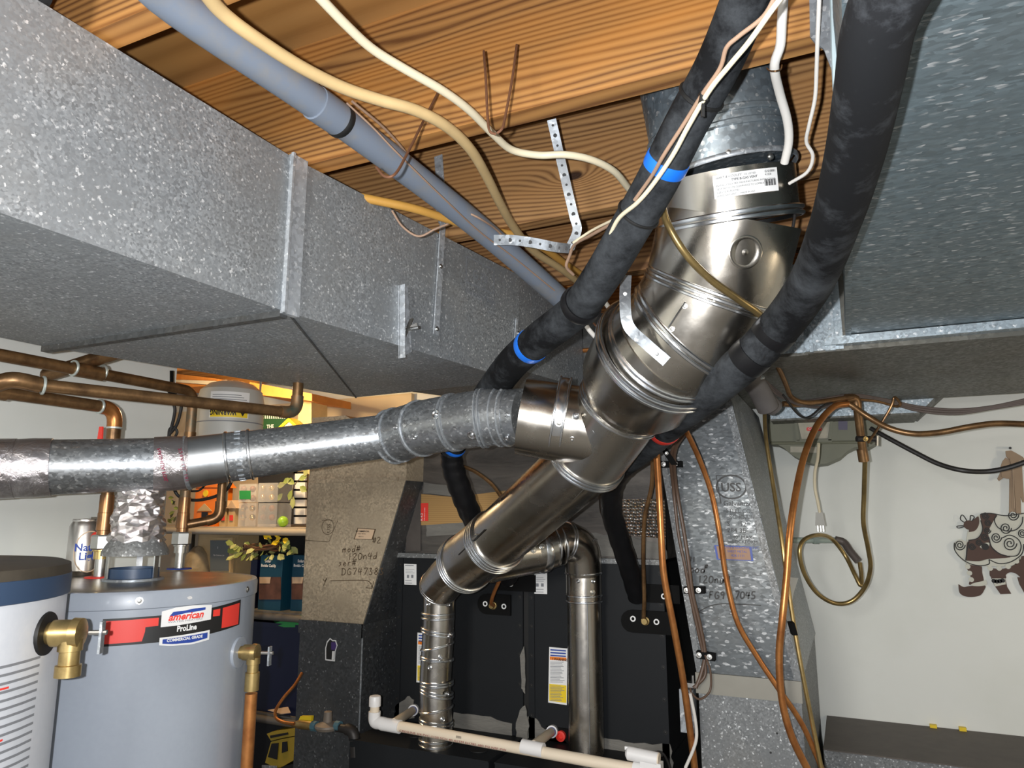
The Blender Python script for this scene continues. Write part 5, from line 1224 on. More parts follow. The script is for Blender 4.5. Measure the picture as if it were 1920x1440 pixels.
t=thing('angled_bracket','black angled bracket hanging under the red tape','bracket',at(1250,850,s=2.0)); part('arm',MB().obox(at(1249,848,s=2.02),at(1262,868,s=2.02)-at(1234,826,s=2.02),rgt,fwd,.085,.018,.006),M['gasket'],t)
for x,y in ((1244,841),(1250,850)): part('screw',MB().screw(at(x,y,s=2.012),-fwd,.004),M['steel'],t)
solo('black_clip',MB().obox(at(1486,1178,s=1.9),at(1490,1195,s=1.9)-at(1482,1165,s=1.9),rgt,fwd,.034,.014,.016),M['gasket'],'small black clip round the thin olive tube','clip')
# small junction box and its white cable
jb=at(1289,1288,s=2.06); t=thing('transformer_box','small silvery transformer box beside the foot of the leaning plenum','box',jb)
part('box',MB().obox(jb+V((0,0,-.06)),(1,0,0),(0,1,0),(0,0,1),.038,.05,.115),M['galv_strap'],t)
part('terminal',MB().obox(jb+V((.012,-.0,.008)),(1,0,0),(0,1,0),(0,0,1),.03,.03,.012),M['steel'],t)
for dx in (-.004,.018): part('terminal_post',MB().tube([jb+V((dx,-.01,.01)),jb+V((dx,-.01,.035))],.0035,8),M['steel'],t)
cable('white_cable','white cable hanging from the transformer box','cable',[(1294,1300,1.97),(1303,1345,1.97),(1306,1380,1.97),(1300,1405,1.97),(1285,1440,1.97)],6,M['cable_white'])
# pipes under the bright duct
t=thing('gas_pipe_drop','capped copper pipe dropping in front of the olive cord reel','pipe',at(1618,865,s=2.2))
part('pipe',MB().tube([at(1606,752,s=2.2),at(1620,862,s=2.22)],.0125,18),M['copper_old'],t)
part('elbow_fitting',MB().tube(smooth([at(1585,748,s=2.2),at(1603,749,s=2.2),at(1607,768,s=2.2)],4),.015,18),M['copper_old'],t)
part('end_cap',MB().tube([at(1616,842,s=2.22),at(1620,865,s=2.22)],.0155,18),M['copper_old'],t)
part('valve_body',MB().tube([at(1606,823,s=2.2),at(1640,823,s=2.2)],.009,12),M['iron'],t); part('valve_lever',MB().obox(at(1644,826,s=2.19),upv,rgt,fwd,.03,.005,.010),M['steel'],t); part('valve_screw',MB().screw(at(1623,823,s=2.17),-fwd,.006),M['brass'],t)
solo('horizontal_copper_pipe',MB().tube(smooth([at(1468,757,s=2.18),at(1500,758,s=2.19),at(1550,752,s=2.2),at(1590,747,s=2.2),at(1606,750,s=2.2)],4),.0085,14),M['copper_old'],'dark copper pipe lying across under the brown duct','pipe')
cable('copper_line','reddish copper tube sagging to the right edge below the duct','tube',[(1560,752,2.16),(1590,757,2.15),(1625,780,2.12),(1665,802,2.1),(1710,813,2.07),(1760,811,2.05),(1820,800,2.02),(1870,794,2.0),(1935,796,1.98)],11,M['copper_old'],seg=12)
cable('black_cable','thick black cable drooping to the right edge in front of the ribbon','cable',[(1632,803,2.5),(1670,824,2.45),(1715,848,2.4),(1760,870,2.35),(1805,882,2.3),(1850,884,2.28),(1890,877,2.25),(1935,862,2.22)],9,M['cable_black'])
for k_,(lab,dy,wd) in enumerate((('grey brown cable, upper of three sagging to the right edge',0,5),('grey brown cable, middle of three sagging to the right edge',4,5),('grey brown cable, lower of three sagging to the right edge',8,5))):
    cable('grey_brown_cable',lab,'cable',[(1420,700,2.0),(1450,735-dy,2.1),(1490,752+dy*.5,2.16),(1545,747+dy*2,2.2),(1600,740+dy*.5,2.22),(1660,749+dy*.5,2.25),(1720,762+dy,2.25),(1790,768+dy,2.2),(1860,762+dy*.5,2.15),(1935,746+dy,2.1)],wd,flat('grey_brown_jacket',(.11,.085,.075),.55))
cable('thin_copper_tube','thin copper tube hooked over a wire loop below the duct','tube',[(1600,748,2.2),(1640,752,2.2),(1665,758,2.2),(1680,762,2.18),(1688,758,2.17),(1682,748,2.18),(1676,746,2.19),(1672,760,2.19),(1655,790,2.2),(1640,812,2.2),(1628,830,2.18)],5,M['copper_old'])
cable('black_wire','dark wire hanging in a curve under the grey brown cables','wire',[(1468,740,2.1),(1490,770,2.12),(1505,782,2.13),(1520,780,2.14),(1545,760,2.15),(1570,752,2.16)],4,M['cable_black'])
# hose loop and the green pipe stub
cable('brass_hose','olive hose hanging from the capped pipe and coiled in a loop before the wall','hose',[(1622,862,2.22),(1620,930,2.28),(1619,980,2.3),(1628,1030,2.34),(1632,1065,2.36),(1622,1100,2.4),(1597,1127,2.42),(1565,1131,2.43),(1532,1112,2.43),(1508,1075,2.43),(1499,1035,2.43),(1508,1012,2.45),(1535,1003,2.5),(1560,1011,2.55),(1585,1042,2.55),(1603,1078,2.5),(1614,1098,2.48),(1615,1078,2.5),(1612,1055,2.52)],8,M['brass_tube'],seg=12)
t=thing('green_pipe','pale green pipe with a tarnished elbow sticking out behind the hose loop','pipe',at(1575,1013,s=2.6))
part('pipe',MB().tube([at(1486,1013,s=2.62),at(1572,1013,s=2.62)],.0105,16),flat('pale_green_paint',(.35,.42,.37),.5,0,0,.15),t)
part('coupling',MB().tube([at(1524,1013,s=2.62),at(1534,1013,s=2.62)],.0135,16),flat('pale_green_paint',(.35,.42,.37),.5),t)
part('elbow_fitting',MB().tube(smooth([at(1566,1012,s=2.61),at(1582,1017,s=2.6),at(1594,1034,s=2.57),at(1609,1052,s=2.54)],4),.0135,16),flat('grey_brown_pipe',(.12,.10,.09),.55,.3),t)
# cord reel
Yr=2.98
t=thing('cord_reel','olive green wall mounted cord reel with a round belly and a stained paper label','cord reel',at(1530,800,Y=YW))
oliv=flat('olive_paint',(.20,.205,.145),.55,0,0,.12)
pts=[(1440,786),(1646,786),(1646,830),(1632,838),(1604,838),(1590,845),(1575,858),(1550,869),(1530,871),(1507,865),(1485,853),(1470,840),(1455,832),(1443,831)]
part('housing',MB().slab(pp(pts,Yr),(0,YW-Yr-.002,0)),oliv,t)
lp=part('paper_label',MB().slab(pp([(1496,791),(1556,790),(1552,822),(1503,823)],Yr-.002),(0,-.001,0)),flat('stained_paper',(.62,.58,.46),.7,0,0,.25),t)
part('label_print',MB().slab(pp(rrect(1512,801,1541,808,3),Yr-.004),(0,-.0005,0)),M['red'],lp)
fr=Frame(at(1516,807,Y=Yr-.005),(1,0,0),(0,0,1)); m=MB(); put_text(m,fr,'CALVERT',0,.002,.013); part('label_lettering',m,M['white'],lp)
m=MB()
for a,b,c_,d_ in ((1489,790,1498,827),(1553,790,1562,826)): m.slab(pp([(a,b),(a+6,b),(c_+2,d_),(c_-4,d_)] if a<1500 else [(a+3,b),(a+9,b),(a+6,d_),(a,d_)],Yr-.001),(0,-.008,0))
m.slab(pp([(1492,824),(1560,824),(1560,829),(1492,829)],Yr-.001),(0,-.008,0)); part('raised_frame',m,oliv,t)
part('plate_sticker',MB().slab(pp([(1482,837),(1532,838),(1531,849),(1482,848)],Yr-.002),(0,-.001,0)),flat('pale_sticker',(.5,.47,.38),.6,0,0,.2),t)
part('seal_sticker',MB().slab(pp([(1572,790),(1589,790),(1589,806),(1572,806)],Yr-.002),(0,-.001,0)),flat('purple_grey',(.10,.09,.15),.5),t)
part('ridge',MB().tube([at(1446,831,Y=Yr-.002),at(1610,829,Y=Yr-.002)],.006,8),oliv,t)
cable('reel_cord','white cord hanging from the cord reel with a grey three pin plug','cord',[(1535,832,2.36),(1533,860,2.4),(1528,885,2.42),(1528,915,2.43),(1534,945,2.43),(1537,962,2.43)],5.5,M['cable_cream'])
pc=at(1537,973,s=2.43); t=thing('power_plug','grey three pin plug dangling at the end of the white cord','plug',pc)
part('plug_body',MB().hexa([pc+V((-.016,-.01,-.022)),pc+V((.016,-.01,-.022)),pc+V((.016,.01,-.022)),pc+V((-.016,.01,-.022))],[pc+V((-.011,-.008,.022)),pc+V((.011,-.008,.022)),pc+V((.011,.008,.022)),pc+V((-.011,.008,.022))]),flat('grey_plug',(.35,.34,.30),.5),t)
for dx in (-.008,.001,.009): part('pin',MB().obox(pc+V((dx,0,-.031)),(1,0,0),(0,1,0),(0,0,1),.003,.005,.022),M['steel'],t)

# ------------------------------------------------------------------ hanging dog ornament and ribbon on the back wall
Yd=YW-.012
brown=flat('dark_brown_paint',(.070,.030,.018),.6); crm=flat('cream_paint',(.60,.60,.52),.6)
t=thing('dog_ornament','flat brown and cream painted dog ornament with curls hanging on the wall','ornament',at(1860,1040,Y=Yd))
sx=180/810.; sy=320/1440.
def q_(x,y): return (1740+x*sx, 820+y*sy)
def Pq(L): return [q_(*p) for p in L]
def sm2(L,closed=True,n=4):
    L3=[V((a,b,0)) for a,b in (L+L[:1] if closed else L)]
    return [(p.x,p.y) for p in smooth(L3,n)][:-1 if closed else None]
def shape(nm,L,mat,dy=0,th=.006,sm=True): return part(nm,MB().slab(pp(Pq(sm2(L) if sm else L),Yd-dy),(0,-th,0)),mat,t)
shape('cream_head',[(320,880),(340,770),(380,700),(440,650),(520,640),(640,660),(720,645),(800,640),(1040,640),(1060,900),(900,960),(815,900),(790,990),(760,1060),(700,1080),(610,1090),(515,1085),(440,1080),(330,1060),(260,1010),(220,940),(220,890),(270,860)],crm,0,.005)
shape('brown_face',[(318,1040),(322,950),(335,880),(400,860),(440,830),(460,760),(440,650),(510,643),(580,655),(560,690),(510,790),(515,850),(530,910),(600,975),(690,1005),(660,1025),(515,1025),(430,1045)],brown,.006,.002)
shape('cream_muzzle',[(316,1042),(430,1048),(512,1028),(690,1012),(780,960),(800,905),(812,915),(790,985),(740,1050),(640,1075),(515,1088),(420,1085),(320,1065)],crm,.0062,.003)
shape('brown_brow',[(345,800),(350,720),(390,690),(425,668),(430,730),(400,785)],brown,.006,.002)
shape('front_leg',[(320,1060),(440,1075),(455,1140),(465,1220),(400,1240),(345,1240),(360,1180),(330,1110)],brown,0,.006)
shape('curled_shoe',[(255,1238),(300,1262),(345,1255),(400,1252),(480,1250),(470,1290),(440,1330),(380,1345),(310,1340),(265,1310)],brown,.001,.007)
shape('shoe_cuff',[(358,1240),(400,1225),(450,1215),(485,1205),(497,1225),(490,1245),(430,1255),(375,1252)],crm,.008,.003)
shape('brown_body',[(520,1100),(610,1110),(700,1090),(760,1040),(800,1000),(1060,980),(1060,1180),(920,1180),(830,1220),(790,1190),(740,1150),(690,1138),(655,1160),(650,1190),(530,1180)],brown,0,.005)
shape('hind_leg',[(530,1180),(650,1190),(665,1260),(700,1318),(610,1322),(560,1250)],brown,.001,.006,False)
shape('leg_band',[(540,1190),(650,1190),(655,1240),(565,1258)],crm,.008,.002,False)
shape('hind_leg',[(752,1180),(850,1180),(880,1320),(810,1310),(770,1240)],brown,.001,.006,False)
for i,(x,y) in enumerate(((556,1212),(580,1216),(605,1214),(630,1208))): part('bead_dot',MB().lathe(at(*q_(x,y),Y=Yd-.0105),(0,-1,0),[(0,.0075),(.001,.0075)],12),M['black'],t)
for x,y in ((525,1105),(600,1105),(675,1090),(745,1045),(335,1090),(350,1145),(365,1200)): part('scallop',MB().lathe(at(*q_(x,y),Y=Yd-.0075),(0,-1,0),[(0,.0085),(.001,.0085)],16),crm,t)
shape('eye',[(435,925),(470,895),(515,890),(510,930),(475,945)],crm,.0085,.001); part('pupil',MB().lathe(at(*q_(482,922),Y=Yd-.0100),(0,-1,0),[(0,.012),(.001,.012)],16),M['black'],t)
part('nose',MB().lathe(at(*q_(345,740),Y=Yd-.008),(0,-1,0),[(0,.017),(.003,.017)],18),brown,t)
def swirl(x,y,r,turn=2.1,a0=0,d=1):
    P=[]
    for i in range(40):
        f=i/39; q=a0+d*turn*2*PI*f; rr=r*(1-.85*f); P.append(at(*q_(x+rr*math.cos(q),y+rr*math.sin(q)),Y=Yd-.0095))
    m=MB(); ribbon(m,P,.0035,(0,-1,0),.0005); part('painted_curl',m,M['black'],t)
for a in ((268,908,46),(575,845,46),(690,895,60),(655,765,50),(718,655,48),(795,808,40),(485,660,32),(505,718,30),(500,785,30),(478,840,32),(430,885,28),(372,920,30)): swirl(*a)
def line_(L,n=5,wd=.0035,dy=.0098):
    m=MB(); ribbon(m,smooth([at(*q_(x,y),Y=Yd-dy) for x,y in L],n),wd,(0,-1,0),.0005); part('painted_line',m,M['black'],t)
line_([(580,658),(560,700),(590,760),(660,790),(740,780),(790,730),(800,670)]); line_([(512,840),(540,930),(620,990),(700,1003),(760,990),(785,920),(760,860),(690,825),(625,850)])
line_([(222,890),(225,950),(270,1010),(340,1060),(430,1082),(512,1070),(515,1030)]); line_([(512,1030),(600,1065),(700,1050),(790,985),(810,900)]); line_([(345,880),(330,950),(318,1040)]); line_([(440,650),(520,640),(640,660),(720,655),(810,640)])
line_([(340,870),(420,850),(460,780),(445,700)])
for a in ((290,690,285,655),(275,760,245,750),(370,690,360,660)):
    line_([(345,740),(a[0]-15,a[1]+5),(a[2],a[3]),(a[0]+20,a[1]-15),(345,740)],4)
# ribbon
tr_=flat('tan_ribbon',(.36,.26,.175),.8,0,0,.15); Yn=YW-.03
t=thing('tan_ribbon','tan cloth ribbon tied in a bow and hung on a nail above the dog ornament','ribbon',at(1894,842,Y=YW))
def rib(nm,L,dy,th=.006): part(nm,MB().slab(pp(Pq(L),Yn-dy),(0,th,0)),tr_,t)
rib('bow_loop',[(655,115),(700,110),(740,130),(800,165),(820,190),(760,200),(700,205),(660,160)],.004)
rib('bow_loop',[(655,170),(690,190),(700,235),(700,330),(690,352),(650,345),(620,330),(615,240),(630,200)],.006)
rib('tail',[(650,270),(620,280),(585,350),(600,368),(640,340),(680,350)],.002); rib('tail',[(690,200),(735,200),(770,640),(705,625),(685,640)],.000); rib('tail',[(745,200),(790,200),(812,545),(800,550),(775,480)],.003); rib('tail',[(715,205),(775,210),(785,645),(745,640)],.008)
rib('knot',[(690,180),(740,180),(748,225),(700,230)],.012,.014)
part('nail',MB().tube([at(1894,840,Y=YW-.001),at(1894,840,Y=YW-.045)],.0045,10),M['black'],t)
part('wrinkle_highlight',MB().slab(pp(Pq([(712,260),(718,255),(735,600),(728,600)]),Yn-.009),(0,-.001,0)),flat('ribbon_highlight',(.44,.33,.23),.8),t)  # paler strip painted as the highlight along a ribbon fold
for i,(x,y) in enumerate(((1750,1364),(1805,1369))):
    solo('yellow_tab',MB().obox(at(x,y,Y=YW-.012)+V((0,0,.004)),(1,0,0),(0,1,0),(0,0,1),.022,.02,.012),M['yellow'],'small yellow tab at the back of the low duct, %s one'%('left','right')[i],'tab')

# ------------------------------------------------------------------ condensate pipe
Yc=1.99
def c_(x,y,d=0): return at(x,y,Y=Yc+d)
t=thing('condensate_pipe','cream plastic drain pipe crossing in front of both furnace flues','pipe',c_(702,1350))
rp=.0155
part('pipe',MB().tube([c_(722,1357),c_(1200,1444)],rp,22),M['pvc'],t)
v=c_(702,1350)
tc=c_(702,1316); part('riser',MB().tube([V((v.x,v.y,tc.z)),v],.0145,20),M['pvc'],t); part('end_cap',MB().lathe((v.x,v.y,tc.z-.012),(0,0,1),[(0,.0185),(.026,.0185),(.030,.0165),(.0315,.008)],22),M['pvc_white'],t)
part('elbow_fitting',MB().tube(smooth([V((v.x,v.y,v.z+.025)),V((v.x,v.y,v.z+.004)),V((v.x+.006,v.y,v.z-.006)),c_(716,1356),c_(724,1358)],4),.0188,22),M['pvc_white'],t)
for x0,y0,x1,y1 in ((716,1357,750,1363),(979,1399,1019,1407)): part('tee_fitting',MB().tube([c_(x0,y0),c_(x1,y1)],.0195,22),M['pvc_white'],t)
for (xa,ya),(xb,yb) in (((738,1356),(776,1331)),((1000,1398),(1036,1371))):
    a=c_(xa,ya); b=at(xb,yb,Y=Yf-.012)
    part('branch_stub',MB().tube([a,b],.0135,20),M['pvc'],t); d=(b-a).normalized()
    part('glue_ring',MB().tube([b-d*.030,b-d*.014],.0142,20),M['print_blue'],t,label='blue glue stain'); part('threaded_end',MB().tube([b-d*.016,b+d*.010],.0185,20),M['pvc_white'],t)
m=MB(); fr=Frame(c_(866,1383)+V((0,-.0158,.001)),c_(1200,1444)-c_(722,1357),(0,0,1))
put_text(m,fr,'IIIIIII',-.01,.001,.010); part('bar_print',m,M['print_black'],t)
m=MB(); fr=Frame(c_(755,1363)+V((0,-.0160,-.004)),c_(1200,1444)-c_(722,1357),(0,0,1)); put_text(m,fr,'CRESLINE 3/4 PVC-1120 SCH 40 ASTM D1785 480 PSI NSF PW',0,-.005,.0085,width=.36); part('pipe_print',m,flat('faded_red_print',(.30,.08,.07),.6),t)
fp=[o for o in furn]
c=at(1053,1379,Y=Yf-.003); part('red_plug',MB().lathe(c,(0,-1,0),[(0,.016),(.012,.016),(.013,.010),(.006,.008)],20),M['red'],fR)
part('plug_plate',MB().obox(c+V((-.01,.002,0)),(1,0,0),(0,1,0),(0,0,1),.085,.006,.045),M['gasket'],fR)
# float switch
t=thing('float_switch','white plastic float switch at the right end of the drain pipe','switch',c_(1205,1415))
a=c_(1178,1412); b=c_(1234,1424)
d=(b-a).normalized(); part('cylinder_body',MB().tube([a-d*.006,a,b],[.010,.0175,.0175],24),M['pvc_white'],t); part('body_cap',MB().tube([b,b+d*.003],[.0165,.0165],24),M['pvc'],t)
part('mount',MB().obox(c_(1222,1438),(1,0,0),(0,1,0),(0,0,1),.055,.03,.028),M['pvc_white'],t); part('clip',MB().obox(c_(1180,1403,.0),(1,0,0),(0,1,0),(0,0,1),.024,.006,.008),M['white'],t)
part('end_fitting',MB().tube([c_(1188,1442),c_(1215,1447)],.019,20),M['pvc_white'],t)
cable('black_wire','black wire arching out of the white float switch','wire',[(1222,1418,2.02),(1232,1410,2.03),(1245,1415,2.03),(1256,1440,2.03),(1258,1460,2.02)],4.5,M['cable_black'])
# oval opening on the deck
for x,y in ((898,1406),(779,1378)): 
    c=at(x,y,z=zdeck); part('deck_knockout',MB().lathe(c,(0,0,1),[(0,.030),(.002,.030),(.0021,.020)],24),M['black'],fL)
# ------------------------------------------------------------------ gas line in front of the left plenum's dark box
Yg=2.06
def g_(x,y): return at(x,y,Y=Yg)
t=thing('gas_line','black iron gas line with a yellow valve lever and a dusty regulator','gas pipe',g_(620,1360))
part('iron_pipe',MB().tube(bend(g_(628,1363),g_(664,1368),g_(668,1400),.02)+[g_(668,1400)] if False else [g_(632,1364)]+bend(g_(632,1364),g_(664,1369),g_(666,1450),.025)+[g_(668,1460)],.0135,18),M['iron'],t)
for a_,b_ in (((650,1367),(660,1369)),): pass
part('elbow_fitting',MB().tube(bend(g_(645,1366),g_(664,1369),g_(665,1392),.03),.018,18),M['iron'],t)
part('coupling',MB().tube([g_(666,1398),g_(667,1418)],.018,18),M['iron'],t)
part('regulator',MB().lathe(g_(614,1362)-V((0,0,.012)),(0,0,1),[(0,.020),(.004,.038),(.012,.042),(.018,.040),(.024,.022),(.027,.015),(.058,.013),(.060,.008)],24),flat('dusty_metal',(.26,.22,.18),.6,.3,0,.2),t)
for x in (590,634): part('union',MB().tube([g_(x-4,1361),g_(x+4,1362)],.0165,10),flat('blue_green_union',(.07,.16,.20),.5),t)
part('brass_valve',MB().tube([g_(548,1358),g_(556,1358),g_(562,1358),g_(588,1361)],[.008,.011,.015,.015],14),M['brass'],t)
part('yellow_lever',MB().hexa([g_(560,1350),g_(583,1354),g_(584,1343),g_(563,1343)],[p+V((0,.012,0)) for p in (g_(560,1350),g_(583,1354),g_(584,1343),g_(563,1343))]),M['yellow'],t)
cable('copper_line','bright copper tube curling from behind the dark box to the gas valve','tube',[(566,1262,2.5),(552,1285,2.45),(532,1308,2.4),(517,1332,2.36),(518,1346,2.34),(532,1354,2.32),(552,1357,2.3)],6,M['copper'])

# ------------------------------------------------------------------ storage corner
Ys=2.62
zs=[at(460,988,Y=Ys).z, at(500,1146,Y=Ys).z, at(500,1338,Y=Ys).z]
t=thing('storage_shelf','grey utility shelf unit crowded with craft things behind the water heater','shelf',(-2.6,2.85,0))
for i,z in enumerate(zs):
    part('shelf_board',MB().box((-3.5,Ys,z-.012),(-1.93,3.10,z)),flat('grey_shelf',(.16,.15,.13),.5,0,0,.15) if i else flat('pale_shelf',(.45,.40,.32),.5),t)
    part('front_rail',MB().tube([V((-3.5,Ys-.008,z-.022)),V((-1.93,Ys-.008,z-.022))],.016,12),flat('pale_shelf',(.45,.40,.32),.5) if i==0 else flat('grey_shelf',(.16,.15,.13),.5),t)
for x in (-3.46,-1.95):
    for y in (Ys+.02,3.07): part('post',MB().tube([V((x,y,0)),V((x,y,zs[0]+.0))],.015,12),flat('grey_shelf',(.16,.15,.13),.5),t)
def s_(x,y,d=0): return at(x,y,Y=Ys+d)
def bx(nm,lab,cat,x0,y0,x1,y1,d,dep,mat,rest=None,extra=None,base=True):
    a=s_(x0,y1,d); b=s_(x1,y0,d)
    z0=rest if rest is not None else a.z
    t=thing(nm,lab,cat,V(((a.x+b.x)/2,a.y+dep/2,z0)))
    part('body',MB().box((a.x,a.y,z0),(b.x,a.y+dep,b.z)),mat,t); return t
# expansion tank (hangs on the piping)
tc_=at(430,800,s=2.62)
t=thing('expansion_tank','grey white expansion tank with an upside down yellow warning label','tank',tc_)
ztop=at(430,712,s=2.62).z; zbot=ztop-.34
part('tank',MB().lathe((tc_.x,tc_.y,zbot),(0,0,1),[(0,.06),(.03,.108),(.06,.117),(.26,.117),(.30,.108),(.325,.080),(.338,.04),(.34,.005)],40),flat('tank_grey',(.50,.50,.47),.4),t)
ct=Cyl((tc_.x,tc_.y),.1172,math.atan2(CP.y-tc_.y,CP.x-tc_.x)-.04,at(427,772,s=2.5).z)
lp=MB(); grid_rect(lp,ct,-.068,.068,-.018,.075,.0008,10); lp=part('warning_label',lp,M['white'],t)
m=MB(); grid_rect(m,ct,-.064,.064,-.016,.014,.0014,10); part('yellow_strip',m,M['yellow'],lp)
m=MB(); ro=Rot(ct,.055,.009,PI); put_text(m,ro,'WARNING',.030,0,.026,h=.0024,bold=.04,width=.09); 
m.add([ct(.058,.009,.0024),ct(.034,.009,.0024),ct(.046,-.012,.0024)],[(0,1,2)]); part('warning_lettering',m,M['print_black'],lp)
m=MB()
for i in range(6): grid_rect(m,ct,-.06,.058-.01*(i%3),.022+i*.008,.0245+i*.008,.0016,8)
part('small_print',m,M['print_grey'],lp)
part('weld_seam',MB().band((tc_.x,tc_.y,at(430,788,s=2.5).z),(0,0,1),.117,.004,.0012,40),M['print_grey'],t)
part('neck',MB().tube([V((tc_.x,tc_.y,zbot-.12)),V((tc_.x,tc_.y,zbot+.01))],.012,14),M['steel'],t)
part('hanger_rod',MB().tube([V((tc_.x+.06,tc_.y+.08,ztop-.05)),V((tc_.x+.06,tc_.y+.08,ZJ-.002))],.004,8),M['steel'],t)
wd_=flat('pale_craft_wood',(.58,.42,.22),.7,0,0,.15)
# row on the upper shelf
z=zs[0]
t=bx('craft_house','orange craft house with a white gable, on the shelf behind the risers','craft',362,912,408,983,.02,.1,M['orange'],z)
t2=part('gable',MB().slab([s_(358,914,.015),s_(412,914,.015),s_(386,880,.015)],(0,.11,0)),M['orange'],t)
part('door',MB().slab([s_(379,983,.018),s_(390,983,.018),s_(390,960,.018),s_(379,960,.018)],(0,-.004,0)),M['print_black'],t)
part('white_trim',MB().slab([s_(370,958,.017),s_(398,958,.017),s_(384,944,.017)],(0,-.003,0)),wd_,t); part('clock',MB().lathe(s_(386,925,.012),(0,-1,0),[(0,.017),(.003,.017)],18),M['yellow'],t)
for k_,(x,lab) in enumerate(((418,'small pale wooden house beside the dark copper branch'),(434,'second small pale wooden house, left of the ornament boxes'))):
    t=bx('wooden_house',lab,'craft',x-7,952,x+7,983,.03,.07,wd_,z); part('roof',MB().slab([s_(x-9,953,.02),s_(x+9,953,.02),s_(x,938,.02)],(0,.09,0)),M['tan_label'],t)
    part('window',MB().slab(pp([(x-3,966),(x+3,966),(x+3,976),(x-3,976)],Ys+.028),(0,-.003,0)),M['red'],t)
glass=NT('clear_plastic'); glass.set(color=(.9,.9,.9),rough=.08,trans=.9,IOR=1.2) if False else None
k=NT('clear_plastic'); k.b.inputs['IOR'].default_value=1.15; clr=k.set(color=(.93,.93,.92),rough=.08,alpha=.16)
gold=flat('gold_ornament',(.85,.62,.25),.22,1.0); rustb=flat('brown_ornament',(.22,.07,.03),.4)
def orn(x,y,r,mat,lab): 
    c=s_(x,y,.05+.0); solo('bauble',MB().ball(c,r,14),mat,lab,'bauble',group='baubles in the clear boxes' ,base=c)
def cbox(x0,y0,x1,y1,lab,zr):
    a=s_(x0,y1,.0); b=s_(x1,y0,.0); t=thing('clear_box',lab,'box',V(((a.x+b.x)/2,a.y+.05,zr)))
    m=MB()
    for p,q in (((a.x,a.y,zr),(b.x,a.y+.001,b.z)),((a.x,a.y+.10,zr),(b.x,a.y+.101,b.z)),((a.x,a.y,zr),(a.x+.001,a.y+.10,b.z)),((b.x-.001,a.y,zr),(b.x,a.y+.10,b.z))): m.box(p,q)
    part('sides',m,clr,t); part('lid',MB().box((a.x,a.y,b.z-.002),(b.x,a.y+.10,b.z)),clr,t); return t
cbox(446,943,481,981,'clear plastic box with gold baubles, lower left of the four boxes',z+.001)
cbox(483,943,520,981,'clear plastic box with brown baubles, lower right of the four boxes',z+.001)
zz2=s_(480,942).z+.001
tb=cbox(447,907,481,942,'clear plastic box with a green label, upper left of the four boxes',zz2); cbox(483,905,522,942,'clear plastic box with gold baubles, upper right of the four boxes',zz2)
part('green_label',MB().slab(pp([(449,920),(470,920),(470,936),(449,936)],Ys-.001),(0,-.001,0)),M['green'],tb)
for x0,y0,mt,nm in ((446,943,gold,'gold bauble in the lower left clear box'),(483,943,rustb,'brown bauble in the lower right clear box'),(447,907,rustb,'brown bauble in the upper left clear box'),(483,905,gold,'gold bauble in the upper right clear box')):
    for i in (0,1):
        for j in (0,1): 
            c=s_(x0+10+i*17,y0+10+j*17,.05); solo('bauble',MB().ball(c,.0155,12),mt,nm,'bauble',group=nm.replace('bauble','baubles'),base=c)
lime=flat('lime_green',(.33,.62,.05),.35); c=s_(531,967,.04); 
t=thing('green_ball','shiny lime green ball at the right end of the upper shelf','ball',V((c.x,c.y,z))); part('ball',MB().ball(V((c.x,c.y,z+.0255)),.0255,20),lime,t)
# white slatted panel
t=thing('slatted_panel','white slatted panel standing behind the green ball','panel',V((s_(550,960,.12).x,Ys+.12,z)))
for i in range(6):
    y0=888+i*16.3; part('slat',MB().slab(pp([(524,y0+12.5),(572,y0+12.5),(572,y0),(524,y0)],Ys+.12),(0,.012,0)),M['white'],t)
part('back_board',MB().slab(pp([(523,983),(573,983),(573,884),(523,884)],Ys+.136),(0,.012,0)),M['print_black'],t)
bxl=solo('black_sign',MB().slab(pp([(484,983),(548,983),(548,872),(484,876)],Ys+.10),(0,.01,0)),M['print_black'],'black sign with white and yellow capitals behind the flue','sign')
fr=Frame(at(489,894,Y=Ys+.098),(1,0,.12),(0,0,1)); m=MB(); put_text(m,fr,'ROAD',0,0,.026,bold=.03); part('white_letters',m,M['white'],bxl); m=MB(); put_text(m,fr,'SA',.072,0,.026,bold=.03); part('yellow_letters',m,M['yellow'],bxl)
def leaf(mb,c,a,L,wd,nrm):
    a=V(a).normalized(); s2=a.cross(V(nrm)).normalized(); n_=V(nrm).normalized()
    mb.add([c,c+a*L*.3+s2*wd*.8+n_*.002,c+a*L*.65+s2*wd+n_*.003,c+a*L,c+a*L*.65-s2*wd+n_*.003,c+a*L*.3-s2*wd*.8+n_*.002,c+a*L*.5-n_*.003],[(0,1,6),(1,2,6),(2,3,6),(3,4,6),(4,5,6),(5,0,6)])
lg=flat('olive_leaf',(.30,.38,.10),.5,0,0,.3); lg2=flat('light_leaf',(.48,.52,.20),.5,0,0,.3)
t=thing('leaf_sprig','sprig of round olive leaves hanging before the slatted panel','leaves',s_(555,905,.06))
part('stem',MB().tube(smooth([s_(575,888,.07),s_(560,900,.06),s_(550,915,.05),s_(548,935,.05)],4),.002,6),M['marker_brown'],t)
for x,y,a,l in ((545,898,200,.05),(552,908,150,.055),(560,898,10,.05),(548,918,250,.055),(535,908,190,.05),(562,912,330,.05),(530,925,230,.045),(550,930,270,.06),(570,893,60,.04)):
    m=MB(); q=math.radians(a); leaf(m,s_(x,y,.05),(math.cos(q),0,math.sin(q)),l,.016,(0,-1,.3)); part('leaf',m,R.choice((lg,lg2)),t)
